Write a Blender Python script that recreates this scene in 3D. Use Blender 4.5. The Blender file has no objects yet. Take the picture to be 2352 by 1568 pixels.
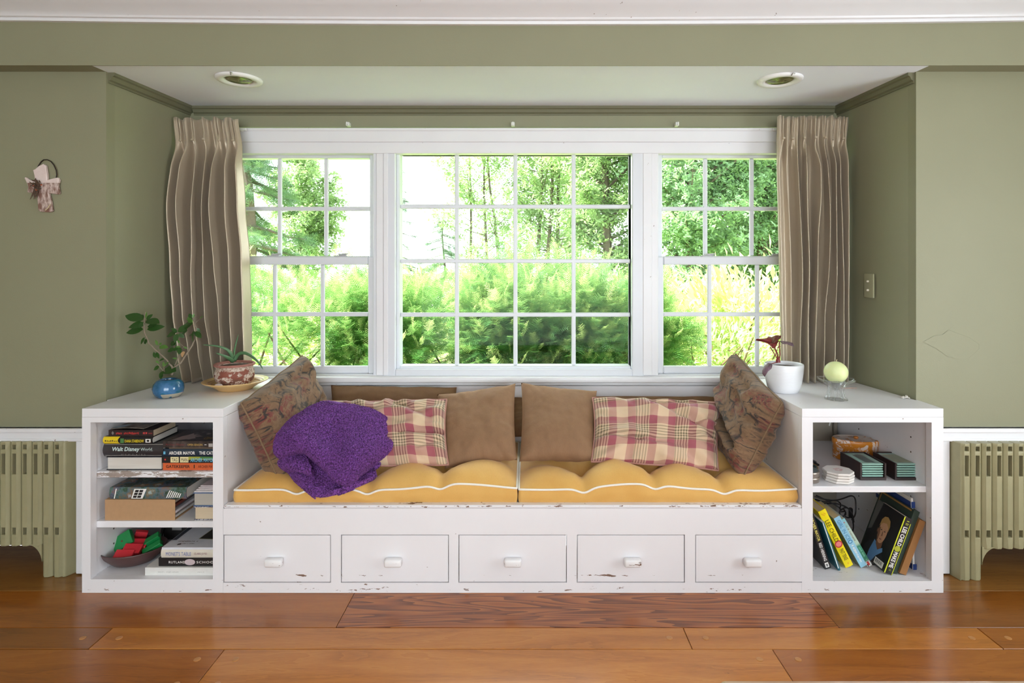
import bpy, bmesh, math, random
import numpy as np
from mathutils import Vector, Matrix, noise
random.seed(7); np.random.seed(7)
sc = bpy.context.scene
COL = sc.collection
PI = math.pi
# ------------------------------------------------------------------ camera
FPX, CX, CY, H = 1340.0, 1210.0, 620.0, 1.235   # focal length and principal point in photo pixels, eye height
F, WY, B = 2.233, 2.383, 2.90                    # bench front, room wall and window wall distances
cam = bpy.data.cameras.new('camera'); cam_o = bpy.data.objects.new('camera', cam); COL.objects.link(cam_o)
cam.sensor_width = 36; cam.lens = FPX/2352*36
cam.shift_x = (1176-CX)/2352; cam.shift_y = (CY-784)/2352
cam_o.location = (0, 0, H); cam_o.rotation_euler = (PI/2, 0, 0)
cam.clip_start = .02
sc.camera = cam_o
# ------------------------------------------------------------------ light and exposure
sc.view_settings.view_transform = 'Standard'; sc.view_settings.look = 'None'
sc.view_settings.gamma = 1; sc.view_settings.use_curve_mapping = False
sc.view_settings.exposure = -0.45
w = bpy.data.worlds.new('sky'); sc.world = w; w.use_nodes = True
bg = w.node_tree.nodes['Background']; bg.inputs[0].default_value = (.90, .965, 1, 1); bg.inputs[1].default_value = 9.0
def lamp(name, kind, loc, energy, color=(1,1,1), rot=(0,0,0), size=None):
    l = bpy.data.lights.new(name, kind); o = bpy.data.objects.new(name, l); COL.objects.link(o)
    l.energy = energy; l.color = color; o.location = loc; o.rotation_euler = rot
    if size:
        l.shape = 'RECTANGLE'; l.size, l.size_y = size
    return o
sun = lamp('sun', 'SUN', (0, 8, 12), 46.0, (1, .96, .9)); sun.data.angle = .01
sun.rotation_euler = Vector((.80, -.06, -.95)).to_track_quat('-Z', 'Y').to_euler()
# daylight of the right wall's window, plus a broad fill added behind the camera
lamp('right_window_daylight', 'AREA', (2.62, .95, 1.05), 13.5, (.84, .945, 1), (0, PI/2, 0), (1.4, 1.1))
lamp('rear_fill_light', 'AREA', (.2, -3.1, 1.12), 62, (.73, .91, 1), (-PI/2, 0, PI), (3.7, 2.1))
por = lamp('bay_window_portal', 'AREA', (.02, 3.02, 1.28), 1, (1,1,1), (-PI/2, 0, 0), (2.9, 1.1)); por.data.cycles.is_portal = True
try:
    sc.cycles.use_denoising = True; sc.cycles.max_bounces = 10; sc.cycles.diffuse_bounces = 5
    sc.cycles.transparent_max_bounces = 24; sc.cycles.sample_clamp_indirect = 6
    sc.cycles.caustics_reflective = False; sc.cycles.caustics_refractive = False
except Exception: pass
# ------------------------------------------------------------------ helpers
def X(px, y): return (px-CX)/FPX*y
def Z(py, y): return H-(py-CY)/FPX*y
def P(px, py, y): return Vector((X(px, y), y, Z(py, y)))
def srgb(r, g, b):
    def f(c):
        c /= 255.0
        return c/12.92 if c <= .04045 else ((c+.055)/1.055)**2.4
    return (f(r), f(g), f(b), 1)
class Nodes:
    def __init__(s, name):
        s.m = bpy.data.materials.new(name); s.m.use_nodes = True; s.t = s.m.node_tree
        s.b = s.t.nodes['Principled BSDF']; s.out = s.t.nodes['Material Output']
    def n(s, typ, **kw):
        nd = s.t.nodes.new('ShaderNode'+typ)
        for k, v in kw.items():
            if k.startswith('i_'):
                key = k[2:]; key = int(key) if key.isdigit() else key.replace('_', ' ')
                s.put(nd.inputs[key], v)
            else: setattr(nd, k, v)
        return nd
    def put(s, sock, v):
        if isinstance(v, bpy.types.NodeSocket): s.t.links.new(v, sock)
        elif isinstance(v, bpy.types.Node): s.t.links.new(v.outputs[0], sock)
        else: sock.default_value = v
    def math(s, op, a, b=0.0, c=None):
        nd = s.t.nodes.new('ShaderNodeMath'); nd.operation = op
        s.put(nd.inputs[0], a); s.put(nd.inputs[1], b)
        if c is not None: s.put(nd.inputs[2], c)
        return nd.outputs[0]
    def mix(s, fac, a, b, mode='MIX'):
        nd = s.t.nodes.new('ShaderNodeMix'); nd.data_type = 'RGBA'; nd.blend_type = mode
        s.put(nd.inputs[0], fac); s.put(nd.inputs[6], a); s.put(nd.inputs[7], b)
        return nd.outputs[2]
    def co(s, which='Object', scale=None):
        tc = s.t.nodes.new('ShaderNodeTexCoord').outputs[which]
        if scale is None: return tc
        mp = s.t.nodes.new('ShaderNodeMapping'); s.put(mp.inputs[0], tc)
        mp.inputs['Scale'].default_value = scale
        return mp.outputs[0]
    def noise(s, scale, detail=4, co=None, rough=.55, dist=0):
        nd = s.n('TexNoise', i_Scale=scale, i_Detail=detail, i_Roughness=rough, i_Distortion=dist)
        s.put(nd.inputs['Vector'], co if co is not None else s.co())
        return nd.outputs['Fac']
    def ramp(s, fac, stops, interp='LINEAR'):
        nd = s.t.nodes.new('ShaderNodeValToRGB'); cr = nd.color_ramp; cr.interpolation = interp
        while len(cr.elements) > 1: cr.elements.remove(cr.elements[-1])
        for i, (p, c) in enumerate(stops):
            e = cr.elements[0] if i == 0 else cr.elements.new(p)
            e.position = p; e.color = c if len(c) == 4 else (*c, 1)
        s.put(nd.inputs[0], fac)
        return nd.outputs[0]
    def thresh(s, fac, lo, hi): return s.ramp(fac, [(lo, (0,0,0,1)), (hi, (1,1,1,1))])
    def bump(s, h, strength=.3, dist=.002):
        nd = s.n('Bump'); nd.inputs['Strength'].default_value = strength; nd.inputs['Distance'].default_value = dist
        s.put(nd.inputs['Height'], h); s.put(s.b.inputs['Normal'], nd.outputs[0])
        return nd
    def set(s, **kw):
        for k, v in kw.items(): s.put(s.b.inputs[k.replace('_', ' ')], v)
        return s
def lin(c, k=1.0): return (min(1, c[0]*k), min(1, c[1]*k), min(1, c[2]*k), 1)
_mc = {}
def mat(name, col, rough=.5, vary=.12, nscale=30, bump=.0, bscale=300, metal=0, spec=.5, sheen=0, trans=0, coat=0):
    if name in _mc: return _mc[name]
    s = Nodes(name)
    nz = s.noise(nscale, 4)
    s.set(Base_Color=s.mix(nz, lin(col, 1-vary), lin(col, 1+vary)), Roughness=rough, Metallic=metal, Specular_IOR_Level=spec)
    if sheen: s.set(Sheen_Weight=sheen)
    if coat: s.set(Coat_Weight=coat, Coat_Roughness=.05)
    if bump: s.bump(s.noise(bscale, 3), bump, .001)
    if trans:
        tr = s.n('BsdfTranslucent'); s.put(tr.inputs[0], lin(col, 1.6))
        mx = s.n('MixShader', i_0=trans); s.put(mx.inputs[1], s.b.outputs[0]); s.put(mx.inputs[2], tr.outputs[0])
        s.t.links.new(mx.outputs[0], s.out.inputs[0])
    _mc[name] = s.m
    return s.m
# ---- object helpers
def wloc(o):
    v = Vector((0,0,0))
    while o is not None: v += o.location; o = o.parent
    return v
def link(name, me, m=None, parent=None, smooth=False, local=False):
    o = bpy.data.objects.new(name, me); COL.objects.link(o); me.name = name
    if m is not None and len(me.materials) == 0: me.materials.append(m)
    if parent is not None:
        o.parent = parent
        if not local: me.transform(Matrix.Translation(-wloc(parent)))
    if smooth and len(me.polygons): me.polygons.foreach_set('use_smooth', [True]*len(me.polygons))
    return o
def tag(o, label=None, cat=None, group=None, kind=None):
    if label: o['label'] = label
    if cat: o['category'] = cat
    if group: o['group'] = group
    if kind: o['kind'] = kind
    return o
def thing(name, label, cat, loc=(0,0,0), group=None, rot=None):
    o = bpy.data.objects.new(name, None); COL.objects.link(o); o.location = loc; o.empty_display_size = .05
    if rot is not None: o.rotation_euler = rot
    return tag(o, label, cat, group)
class MB:
    def __init__(s): s.bm = bmesh.new(); s.uv = None
    def box(s, x0, x1, y0, y1, z0, z1, bev=0, seg=1):
        r = bmesh.ops.create_cube(s.bm, size=1)
        vs = r['verts']
        for v in vs:
            v.co = Vector(((x0+x1)/2+v.co.x*(x1-x0), (y0+y1)/2+v.co.y*(y1-y0), (z0+z1)/2+v.co.z*(z1-z0)))
        if bev:
            es = list({e for v in vs for e in v.link_edges})
            bmesh.ops.bevel(s.bm, geom=es, offset=bev, segments=seg, profile=.5, affect='EDGES')
        return s
    def poly(s, pts):
        try: return s.bm.faces.new([s.bm.verts.new(p) for p in pts])
        except ValueError: return None
    def hexa(s, a, b):
        """closed prism between two rings of points"""
        va = [s.bm.verts.new(p) for p in a]; vb = [s.bm.verts.new(p) for p in b]; n = len(a)
        s.bm.faces.new(va[::-1]); s.bm.faces.new(vb)
        for i in range(n): s.bm.faces.new((va[i], va[(i+1) % n], vb[(i+1) % n], vb[i]))
        return s
    def lathe(s, prof, c=(0,0,0), seg=32, sx=1, sy=1, rot=None, wob=None, caps=True):
        c = Vector(c); rings = []
        for r, z in prof:
            ring = []
            for k in range(seg):
                a = 2*PI*k/seg; rr = r*(wob(a, z) if wob else 1)
                p = Vector((rr*sx*math.cos(a), rr*sy*math.sin(a), z))
                if rot: p = rot @ p
                ring.append(s.bm.verts.new(c+p))
            rings.append(ring)
        for i in range(len(rings)-1):
            for k in range(seg):
                s.bm.faces.new((rings[i][k], rings[i][(k+1) % seg], rings[i+1][(k+1) % seg], rings[i+1][k]))
        if caps:
            s.bm.faces.new(rings[0][::-1]); s.bm.faces.new(rings[-1])
        return s
    def tube(s, pts, r, seg=8, closed=False, caps=True):
        pts = [Vector(p) for p in pts]; n = len(pts)
        rad = r if isinstance(r, (list, tuple)) else [r]*n
        rings = []; up = None
        for i, p in enumerate(pts):
            if closed: d = pts[(i+1) % n]-pts[i-1]
            else: d = pts[min(i+1, n-1)]-pts[max(i-1, 0)]
            if d.length < 1e-9: d = Vector((0,0,1))
            d.normalize()
            if up is None: up = Vector((0,0,1)) if abs(d.z) < .9 else Vector((1,0,0))
            a = d.cross(up)
            if a.length < 1e-6: a = d.orthogonal()
            a.normalize(); b = a.cross(d).normalized(); up = b
            rings.append([s.bm.verts.new(p+(a*math.cos(2*PI*k/seg)+b*math.sin(2*PI*k/seg))*rad[i]) for k in range(seg)])
        for i in range(n if closed else n-1):
            q = rings[(i+1) % n]
            for k in range(seg):
                s.bm.faces.new((rings[i][k], rings[i][(k+1) % seg], q[(k+1) % seg], q[k]))
        if not closed and caps:
            s.bm.faces.new(rings[0][::-1]); s.bm.faces.new(rings[-1])
        return s
    def grid(s, fn, nu, nv, closed_u=False):
        V = [[s.bm.verts.new(fn(i/nu, j/nv)) for i in range(nu if closed_u else nu+1)] for j in range(nv+1)]
        m = len(V[0])
        for j in range(nv):
            for i in range(nu):
                s.bm.faces.new((V[j][i], V[j][(i+1) % m], V[j+1][(i+1) % m], V[j+1][i]))
        return V
    def mesh(s, name='mesh', fix=True, weld=0):
        if weld: bmesh.ops.remove_doubles(s.bm, verts=s.bm.verts, dist=weld)
        if fix: bmesh.ops.recalc_face_normals(s.bm, faces=s.bm.faces)
        me = bpy.data.meshes.new(name); s.bm.to_mesh(me); s.bm.free()
        return me
    def build(s, name, m=None, parent=None, smooth=False, local=False, weld=0, fix=True):
        return link(name, s.mesh(name, fix, weld), m, parent, smooth, local)
def box_obj(name, m, parent, *b, bev=0, local=False, seg=1):
    return MB().box(*b, bev=bev, seg=seg).build(name, m, parent, local=local)
def flat_smooth(o, ang=40):
    me = o.data
    me.polygons.foreach_set('use_smooth', [True]*len(me.polygons))
    me.set_sharp_from_angle(angle=math.radians(ang))
    return o
def solidify(o, t, off=-1):
    md = o.modifiers.new('thickness', 'SOLIDIFY'); md.thickness = t; md.offset = off
def subsurf(o, lv=1):
    md = o.modifiers.new('smooth', 'SUBSURF'); md.levels = lv; md.render_levels = lv
def np_mesh(name, V, Fc):
    """V (n,3), Fc (m,k) integer faces of equal size"""
    me = bpy.data.meshes.new(name); m, k = Fc.shape
    me.vertices.add(len(V)); me.vertices.foreach_set('co', V.astype(np.float32).ravel())
    me.loops.add(m*k); me.loops.foreach_set('vertex_index', Fc.astype(np.int32).ravel())
    me.polygons.add(m); me.polygons.foreach_set('loop_start', np.arange(0, m*k, k, dtype=np.int32))
    me.update(calc_edges=True); me.validate()
    return me
def scatter_mesh(name, tv, tf, pos, ax, ay, az):
    """copies of a small template (tv, tf quads) merged: pos (n,3) and axis vectors (n,3) that carry the scale"""
    n = len(pos); k = len(tv)
    V = pos[:, None, :] + tv[None, :, 0:1]*ax[:, None, :] + tv[None, :, 1:2]*ay[:, None, :] + tv[None, :, 2:3]*az[:, None, :]
    Fq = tf[None, :, :] + (np.arange(n)*k)[:, None, None]
    return np_mesh(name, V.reshape(-1, 3), Fq.reshape(-1, tf.shape[1]))
_font_cache = {}
def lettering(s, center, xd, yd, w, h, m, parent, local=True, name='lettering', shear=0, bold=.0, spacing=1.0, nrm_off=.0005):
    cu = bpy.data.curves.new('text', 'FONT'); cu.body = s; cu.size = 1; cu.resolution_u = 2
    cu.shear = shear; cu.offset = bold; cu.space_character = spacing; cu.align_x = 'LEFT'
    o = bpy.data.objects.new('text', cu); COL.objects.link(o)
    dg = bpy.context.evaluated_depsgraph_get()
    me = bpy.data.meshes.new_from_object(o.evaluated_get(dg)); bpy.data.objects.remove(o); bpy.data.curves.remove(cu)
    n = len(me.vertices); co = np.empty(n*3, np.float32); me.vertices.foreach_get('co', co); co = co.reshape(-1, 3)
    lo, hi = co.min(0), co.max(0)
    u = (co[:, 0]-(lo[0]+hi[0])/2)/(hi[0]-lo[0])*w; v = (co[:, 1]-(lo[1]+hi[1])/2)/(hi[1]-lo[1])*h
    xd, yd = np.array(Vector(xd).normalized()), np.array(Vector(yd).normalized())
    nz = np.cross(xd, yd)
    c2 = np.array(center)[None]+u[:, None]*xd+v[:, None]*yd+nz*nrm_off
    me.vertices.foreach_set('co', c2.astype(np.float32).ravel()); me.update()
    return link(name, me, m, parent, local=local)
def shape2d(pts, fn, m, parent, name='print', local=True):
    b = MB(); b.poly([fn(*p) for p in pts]); return b.build(name, m, parent, local=local, fix=False)
def ell(cx, cy, rx, ry, n=20, a0=0, a1=2*PI):
    return [(cx+rx*math.cos(a0+(a1-a0)*k/n), cy+ry*math.sin(a0+(a1-a0)*k/n)) for k in range(n if a1-a0 > 6.2 else n+1)]
# ------------------------------------------------------------------ materials of the room
def wall_paint(name, col):
    s = Nodes(name)
    c = s.mix(s.noise(3, 3), lin(col, .94), lin(col, 1.06))
    s.set(Base_Color=c, Roughness=.52, Specular_IOR_Level=.35)
    b1 = s.noise(260, 2); b2 = s.noise(7, 3)
    s.bump(s.math('ADD', b1, s.math('MULTIPLY', b2, 6.0)), .22, .0012)
    return s.m
GREEN = wall_paint('sage_green_wall_paint', srgb(140, 138, 112))
GTRIM = wall_paint('sage_green_trim_paint', srgb(112, 110, 86))
def white_paint(name, col=(231, 229, 232), bands=(), dirtc=((92, 76, 66), (140, 104, 84)), rough=.38):
    """gloss white paint; chips of bare wood along the given heights (z, half height)"""
    s = Nodes(name); c = srgb(*col)
    co = s.co()
    base = s.mix(s.noise(6, 3), lin(c, .96), lin(c, 1.03))
    br = s.noise(500, 2, s.co('Object', (.05, 1, 1)))
    sp = s.thresh(s.noise(38, 3, co), .735, .75)                      # odd specks
    dirt = s.mix(s.noise(45, 3, co), srgb(*dirtc[0]), srgb(*dirtc[1]))
    mask = s.math('MULTIPLY', sp, .75)
    if bands:
        sep = s.n('SeparateXYZ'); s.put(sep.inputs[0], co); z = sep.outputs[2]
        nz = s.noise(34, 5, s.co('Object', (.45, 1, 1.6)), .7)
        big = s.noise(4.5, 2)
        for zc, hw, th in bands:
            d = s.math('ABSOLUTE', s.math('SUBTRACT', z, zc))
            near = s.math('SUBTRACT', 1.0, s.math('DIVIDE', d, hw))
            near = s.math('MAXIMUM', near, 0.0)
            v = s.math('ADD', s.math('MULTIPLY', near, .17), s.math('ADD', s.math('MULTIPLY', nz, .8), s.math('MULTIPLY', big, .25)))
            t = s.math('MULTIPLY', s.thresh(v, th, th+.015), s.math('GREATER_THAN', near, .001))
            mask = s.math('MAXIMUM', mask, t)
    s.set(Base_Color=s.mix(mask, base, dirt), Roughness=s.math('ADD', s.math('MULTIPLY', mask, .3), rough))
    s.bump(s.math('SUBTRACT', br, s.math('MULTIPLY', mask, 1.5)), .12, .001)
    return s.m
WHITE = white_paint('white_gloss_paint')
WBENCH = white_paint('worn_white_bench_paint', bands=((.331, .010, .705), (.015, .05, .775), (.066, .012, .77)))
WUNIT = white_paint('worn_white_cabinet_paint', bands=((.012, .03, .785), (.045, .03, .80)))
WSHELF = white_paint('peeling_white_shelf_paint', bands=((.4406, .022, .635),), dirtc=((134, 118, 108), (178, 164, 156)))
WTRIM = white_paint('white_trim_paint', (228, 227, 230), rough=.3)
VINYL = mat('white_vinyl', srgb(216, 218, 224), .3, .03, 8)
CEIL = mat('ceiling_white', srgb(238, 242, 250), .7, .02, 4, bump=.05, bscale=200)
def glass_mat(name='window_glass', refl=1.0, tint=(.97, .99, .98, 1), clean=False):
    s = Nodes(name)
    tr = s.n('BsdfTransparent'); tr.inputs[0].default_value = tint
    gl = s.n('BsdfGlossy'); gl.inputs['Roughness'].default_value = .02
    fr = s.n('Fresnel'); fr.inputs[0].default_value = 1.45
    dust = s.n('BsdfDiffuse'); dust.inputs[0].default_value = (.85, .9, .92, 1)
    smear = s.math('MULTIPLY', s.thresh(s.noise(3, 4, s.co('Object', (1, 1, .6))), .35, .8), .02)
    if clean:
        gl.inputs['Roughness'].default_value = 0
        m0 = s.n('MixShader', i_0=s.math('MULTIPLY', fr.outputs[0], refl)); s.put(m0.inputs[1], tr.outputs[0]); s.put(m0.inputs[2], gl.outputs[0])
        s.t.links.new(m0.outputs[0], s.out.inputs[0]); s.t.nodes.remove(s.b); return s.m
    m0 = s.n('MixShader', i_0=s.math('MULTIPLY', fr.outputs[0], refl)); s.put(m0.inputs[1], tr.outputs[0]); s.put(m0.inputs[2], gl.outputs[0])
    m1 = s.n('MixShader', i_0=smear); s.put(m1.inputs[1], m0.outputs[0]); s.put(m1.inputs[2], dust.outputs[0])
    s.t.links.new(m1.outputs[0], s.out.inputs[0]); s.t.nodes.remove(s.b)
    return s.m
GLASS = glass_mat(refl=.1, clean=True)
def wood_mat(name, c1, c2, c3, grain=1.0, seed=0, rough=.27, strong=False):
    s = Nodes(name)
    oi = s.n('ObjectInfo').outputs['Random']
    mp = s.t.nodes.new('ShaderNodeMapping'); s.put(mp.inputs[0], s.co())
    off = s.n('CombineXYZ'); s.put(off.inputs[0], s.math('MULTIPLY', oi, 9.0)); off.inputs[1].default_value = seed
    s.put(mp.inputs[1], off.outputs[0]); mp.inputs['Scale'].default_value = (.5, 7, 7) if strong else (1.1, 9, 9)
    n1 = s.noise(1.6, 2 if strong else 5, mp.outputs[0], .5, .5)
    fine = s.noise(24, 4, mp.outputs[0], .6)
    if strong:
        wv = s.math('FRACT', s.math('MULTIPLY', n1, 15.0))
        g = s.math('ADD', s.math('MULTIPLY', wv, .75), s.math('MULTIPLY', fine, .3))
    else:
        wv = s.math('FRACT', s.math('MULTIPLY', n1, 5.0))
        g = s.math('ADD', s.math('MULTIPLY', n1, .62), s.math('ADD', s.math('MULTIPLY', fine, .3), s.math('MULTIPLY', wv, .13)))
    col = s.ramp(g, [(.22, c1), (.52, c2), (.82, c3)])
    sp = s.thresh(s.noise(30, 2, s.co('Object', (1, 2, 2))), .74, .77)
    col = s.mix(s.math('MULTIPLY', sp, .5), col, srgb(60, 32, 16))
    s.set(Base_Color=col, Roughness=s.math('ADD', s.math('MULTIPLY', fine, .12), rough), Specular_IOR_Level=.12, Coat_Weight=.75, Coat_Roughness=.2)
    s.bump(fine, .06, .001)
    return s.m
W_HONEY = wood_mat('honey_oak_plank', srgb(146, 88, 32), srgb(184, 114, 44), srgb(204, 138, 62))
W_BROWN = wood_mat('brown_pine_plank', srgb(114, 64, 22), srgb(156, 90, 30), srgb(176, 108, 42), seed=3)
W_DARK = wood_mat('dark_pine_plank', srgb(98, 54, 18), srgb(138, 80, 28), srgb(156, 96, 38), seed=5)
W_RED = wood_mat('red_oak_plank', srgb(168, 98, 44), srgb(152, 84, 38), srgb(112, 58, 24), seed=8, strong=True)
W_OLD = wood_mat('old_yellow_plank', srgb(110, 72, 30), srgb(150, 102, 50), srgb(170, 122, 64), seed=11)
PEG = mat('wooden_peg', srgb(186, 128, 74), .4, .15, 90)
DARKGAP = mat('dark_subfloor', srgb(40, 24, 14), .9)
# ------------------------------------------------------------------ room shell
XL, XR, YB, ZC = -2.6, 2.66, -3.2, 2.27         # side walls, rear wall, ceiling
ZS = 2.045                                       # alcove ceiling / beam underside
def struct(o, kind='structure'): o['kind'] = kind; return o
AL, AR = (-1.718, -1.673), (1.590, 1.543)        # alcove side walls at the room wall and at the window wall
NXL, NXR = 1.826, 1.713                          # the radiator niches start here
def side_front(name, x0, x1, nx0, nx1):
    e = x0 if x0 > 0 else x1
    struct(MB().box(min(nx0, e), max(nx0, e), WY, WY+.05, 0, .543).build(name.replace('front', 'pier'), GREEN))
    return MB().box(x0, x1, WY, WY+.05, .543, ZS+.04).build(name, GREEN)   # above the niche
fl = side_front('wall_front_left', XL, AL[0], -NXL, 0); struct(fl)
fr = side_front('wall_front_right', AR[0], XR, NXR, 0); struct(fr)
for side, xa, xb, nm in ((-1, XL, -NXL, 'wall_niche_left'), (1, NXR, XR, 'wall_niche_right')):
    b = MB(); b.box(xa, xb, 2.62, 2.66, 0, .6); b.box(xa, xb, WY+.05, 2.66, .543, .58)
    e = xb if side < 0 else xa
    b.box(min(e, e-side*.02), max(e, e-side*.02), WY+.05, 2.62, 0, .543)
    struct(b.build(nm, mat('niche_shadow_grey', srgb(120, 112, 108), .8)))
def alcove_wall(name, a, s_):
    b = MB()
    o = s_*.05
    ring = lambda z: [(a[0], WY+.0495, z), (a[1], B, z), (a[1]+o, B, z), (a[0]+o, WY+.0495, z)]
    b.hexa(ring(0), ring(ZS+.03)); return struct(b.build(name, GREEN))
alcove_wall('wall_alcove_left', AL, -1); alcove_wall('wall_alcove_right', AR, 1)
# window wall round the window opening
WX0, WX1 = X(505, B), X(1850, B); WZ0, WZ1 = Z(866, B), Z(292, B)
b = MB()
b.box(AL[1]-.05, WX0, B, B+.16, WZ0, ZS+.03); b.box(WX1, AR[1]+.05, B, B+.16, WZ0, ZS+.03); b.box(WX0, WX1, B, B+.16, WZ1, ZS+.03)
struct(b.build('wall_window', GREEN))
struct(box_obj('wall_under_window', WHITE, None, AL[1]-.05, AR[1]+.05, B, B+.16, 0, WZ0))
tl, trr = (AL[0]-AL[1])/(B-WY), (AR[0]-AR[1])/(B-WY)
lx, rx = AL[0]+tl*(WY-2.304), AR[0]+trr*(WY-2.304)
b = MB(); rg_ = lambda z: [(lx, 2.304, z), (rx, 2.304, z), (AR[0]+.001, WY, z), (AR[1]+.02, B+.16, z), (AL[1]-.02, B+.16, z), (AL[0]-.001, WY, z)]
b.hexa(rg_(ZS), rg_(ZS+.03)); struct(b.build('ceiling_alcove', CEIL))
for nm_, xa_, xw_, xe_ in (('wall_soffit_left', lx, AL[0], XL), ('wall_soffit_right', rx, AR[0], XR)):
    b = MB(); rg_ = lambda z: [(xe_, 2.304, z), (xa_, 2.304, z), (xw_, WY+.01, z), (xe_, WY+.01, z)]
    b.hexa(rg_(ZS), rg_(ZS+.03)); struct(b.build(nm_, GREEN))
# beam across the alcove with its gently sagging underside
def sag(x): return -.011*(1-min(1, (x/2.0)**2))
def swept(name, prof, xs, m, kind=True):
    """profile of (y, z) points swept along x with the old house's sag"""
    b = MB(); rows = []
    for x in xs: rows.append([b.bm.verts.new((x, y, z+sag(x)*k)) for y, z, k in prof])
    n = len(prof)
    for i in range(len(xs)-1):
        for k in range(n): b.bm.faces.new((rows[i][k], rows[i][(k+1) % n], rows[i+1][(k+1) % n], rows[i+1][k]))
    b.bm.faces.new(rows[0]); b.bm.faces.new(rows[-1][::-1])
    o = b.build(name, m)
    if kind: struct(o)
    return o
xs = [XL+(XR-XL)*i/24 for i in range(25)]
swept('wall_beam', [(2.30, ZS-.003, .15), (2.30, ZC, .5), (2.304, ZC, 0), (2.304, ZS-.003, .15)], xs, GREEN)
# crown moulding
cp = [(2.30, 2.213, 1.4), (2.285, 2.213, 1.4), (2.283, 2.224, 1.4), (2.272, 2.226, 1.4), (2.268, 2.232, 1.3), (2.255, 2.24, 1.2), (2.225, 2.252, .8),
      (2.205, 2.258, .5), (2.20, 2.262, .4), (2.185, 2.263, .4), (2.183, 2.275, 0), (2.30, 2.275, 0)]
flat_smooth(swept('trim_1', cp, xs, WTRIM), 25)
struct(box_obj('ceiling', CEIL, None, XL-.1, XR+.1, YB-.1, 2.42, ZC, ZC+.05))
# side and rear walls, with the right window's opening and one made for the rear fill
b = MB(); b.box(XL-.08, XL, YB, 2.66, 0, ZC); struct(b.build('wall_left', GREEN))
b = MB(); wy0, wy1, wz0, wz1 = .38, 1.52, .33, 1.77
b.box(XR, XR+.08, YB, wy0, 0, ZC); b.box(XR, XR+.08, wy1, 2.66, 0, ZC); b.box(XR, XR+.08, wy0, wy1, 0, wz0); b.box(XR, XR+.08, wy0, wy1, wz1, ZC)
struct(b.build('wall_right', GREEN))
b = MB(); b.box(XL, -1.65, YB-.08, YB, 0, ZC); b.box(2.05, XR, YB-.08, YB, 0, ZC); b.box(-1.65, 2.05, YB-.08, YB, 0, .06); b.box(-1.65, 2.05, YB-.08, YB, 2.2, ZC)
struct(b.build('wall_back', GREEN))
pp_ = [(2120, 785), (2150, 800), (2175, 818), (2205, 826), (2225, 822), (2248, 800), (2247, 790), (2225, 775), (2178, 757), (2165, 768), (2145, 771)]
b = MB(); b.hexa([(X(p, WY), WY-.0016, Z(q, WY)) for p, q in pp_], [(X(1180+(p-1180)*1.003, WY), WY+.002, Z(q, WY)) for p, q in pp_]); b.build('plaster_patch', GREEN, fr)
# green crown round the alcove
def alcove_trim(name, p0, p1, inward):
    b = MB(); i = Vector(inward)
    prof = [(0, 0), (.026, 0), (.026, .012), (.018, .016), (.012, .030), (.004, .034), (.004, .042), (0, .042)]
    r = lambda p: [Vector((p[0], p[1], ZS))+i*a-Vector((0, 0, h)) for a, h in prof]
    b.hexa(r(p0), r(p1)); return struct(b.build(name, GTRIM))
alcove_trim('trim_2', (AL[0], WY+.01), (AL[1], B), (1, 0, 0))
alcove_trim('trim_3', (AR[0], WY+.01), (AR[1], B), (-1, 0, 0))
alcove_trim('trim_4', (AL[1]+.02, B), (AR[1]-.02, B), (0, -1, 0))
# white niche casings
def casing(name, pts):
    b = MB()
    for bx in pts: b.box(*bx, bev=.004, seg=2)
    return struct(b.build(name, WTRIM))
for nm, s_, xe, xo in (('trim_5', -1, -NXL, XL), ('trim_6', 1, NXR, XR)):
    zt, zb = .595, .5415
    x0, x1 = sorted((xe, xo)); xi = xe-s_*.045
    x0b, x1b = sorted((xe, xi)); xs0, xs1 = sorted((xi, xo))
    casing(nm, [(xs0, xs1, WY-.022, WY+.01, zb, zt), (xs0, xs1, WY-.03, WY, zt-.018, zt), (xs0, xs1, WY-.027, WY, zb, zb+.012),
                (x0b, x1b, WY-.022, WY+.03, .005, zb+.01)])
# ------------------------------------------------------------------ floor of wide pegged planks
floor = thing('floor', None, None); struct(floor)
box_obj('subfloor', DARKGAP, floor, XL, XR, YB, 2.64, -.06, -.014)
bands = [(2.2475, 2.62, [(None, None, W_OLD)]),
         (2.0165, 2.2465, [(None, -.66, W_BROWN), (-.66, 1.08, W_RED), (1.08, None, W_DARK)]),
         (1.9025, 2.0155, [(None, -1.43, W_DARK), (-1.43, .54, W_HONEY), (.54, 1.555, W_HONEY), (1.555, None, W_BROWN)]),
         (1.6905, 1.9015, [(None, -.985, W_BROWN), (-.985, .80, W_HONEY), (.80, None, W_BROWN)])]
y = 1.6895; i = 0
while y > YB:
    wd = (.15, .22, .12, .19)[i % 4]; j = (-.4, .9, -1.3, .3)[i % 4]
    bands.append((max(YB, y-wd), y, [(None, j, (W_HONEY, W_BROWN)[i % 2]), (j, None, (W_BROWN, W_HONEY, W_DARK)[i % 3])])); y -= wd+.001; i += 1
peg_me = MB().lathe([(.0105, 0), (.0105, .0016), (.009, .0022)], seg=12).mesh('peg'); peg_me.materials.append(PEG)
def peg(x, y, pl):
    o = link('peg', peg_me, None, pl); o.location = (x, y, -.0008); return o
for y0, y1, segs in bands:
    for xa, xb, m in segs:
        a = XL if xa is None else xa+.0010; c = XR if xb is None else xb-.0010
        pl = box_obj('plank', m, floor, a, c, y0+.0007, y1-.0007, -.014, random.uniform(-.0004, .0004), bev=.0012)
        if y1 > 1.65 and y1 < 2.24:
            ys = [(y0+y1)/2] if y1-y0 < .15 else ([y0+.05, y1-.05] if y1 < 1.95 else [y0+.062])
            if xa is not None:
                for q in ys: peg(a+.06, q, pl)
            if xb is not None:
                for q in ys: peg(c-.06, q, pl)
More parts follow.
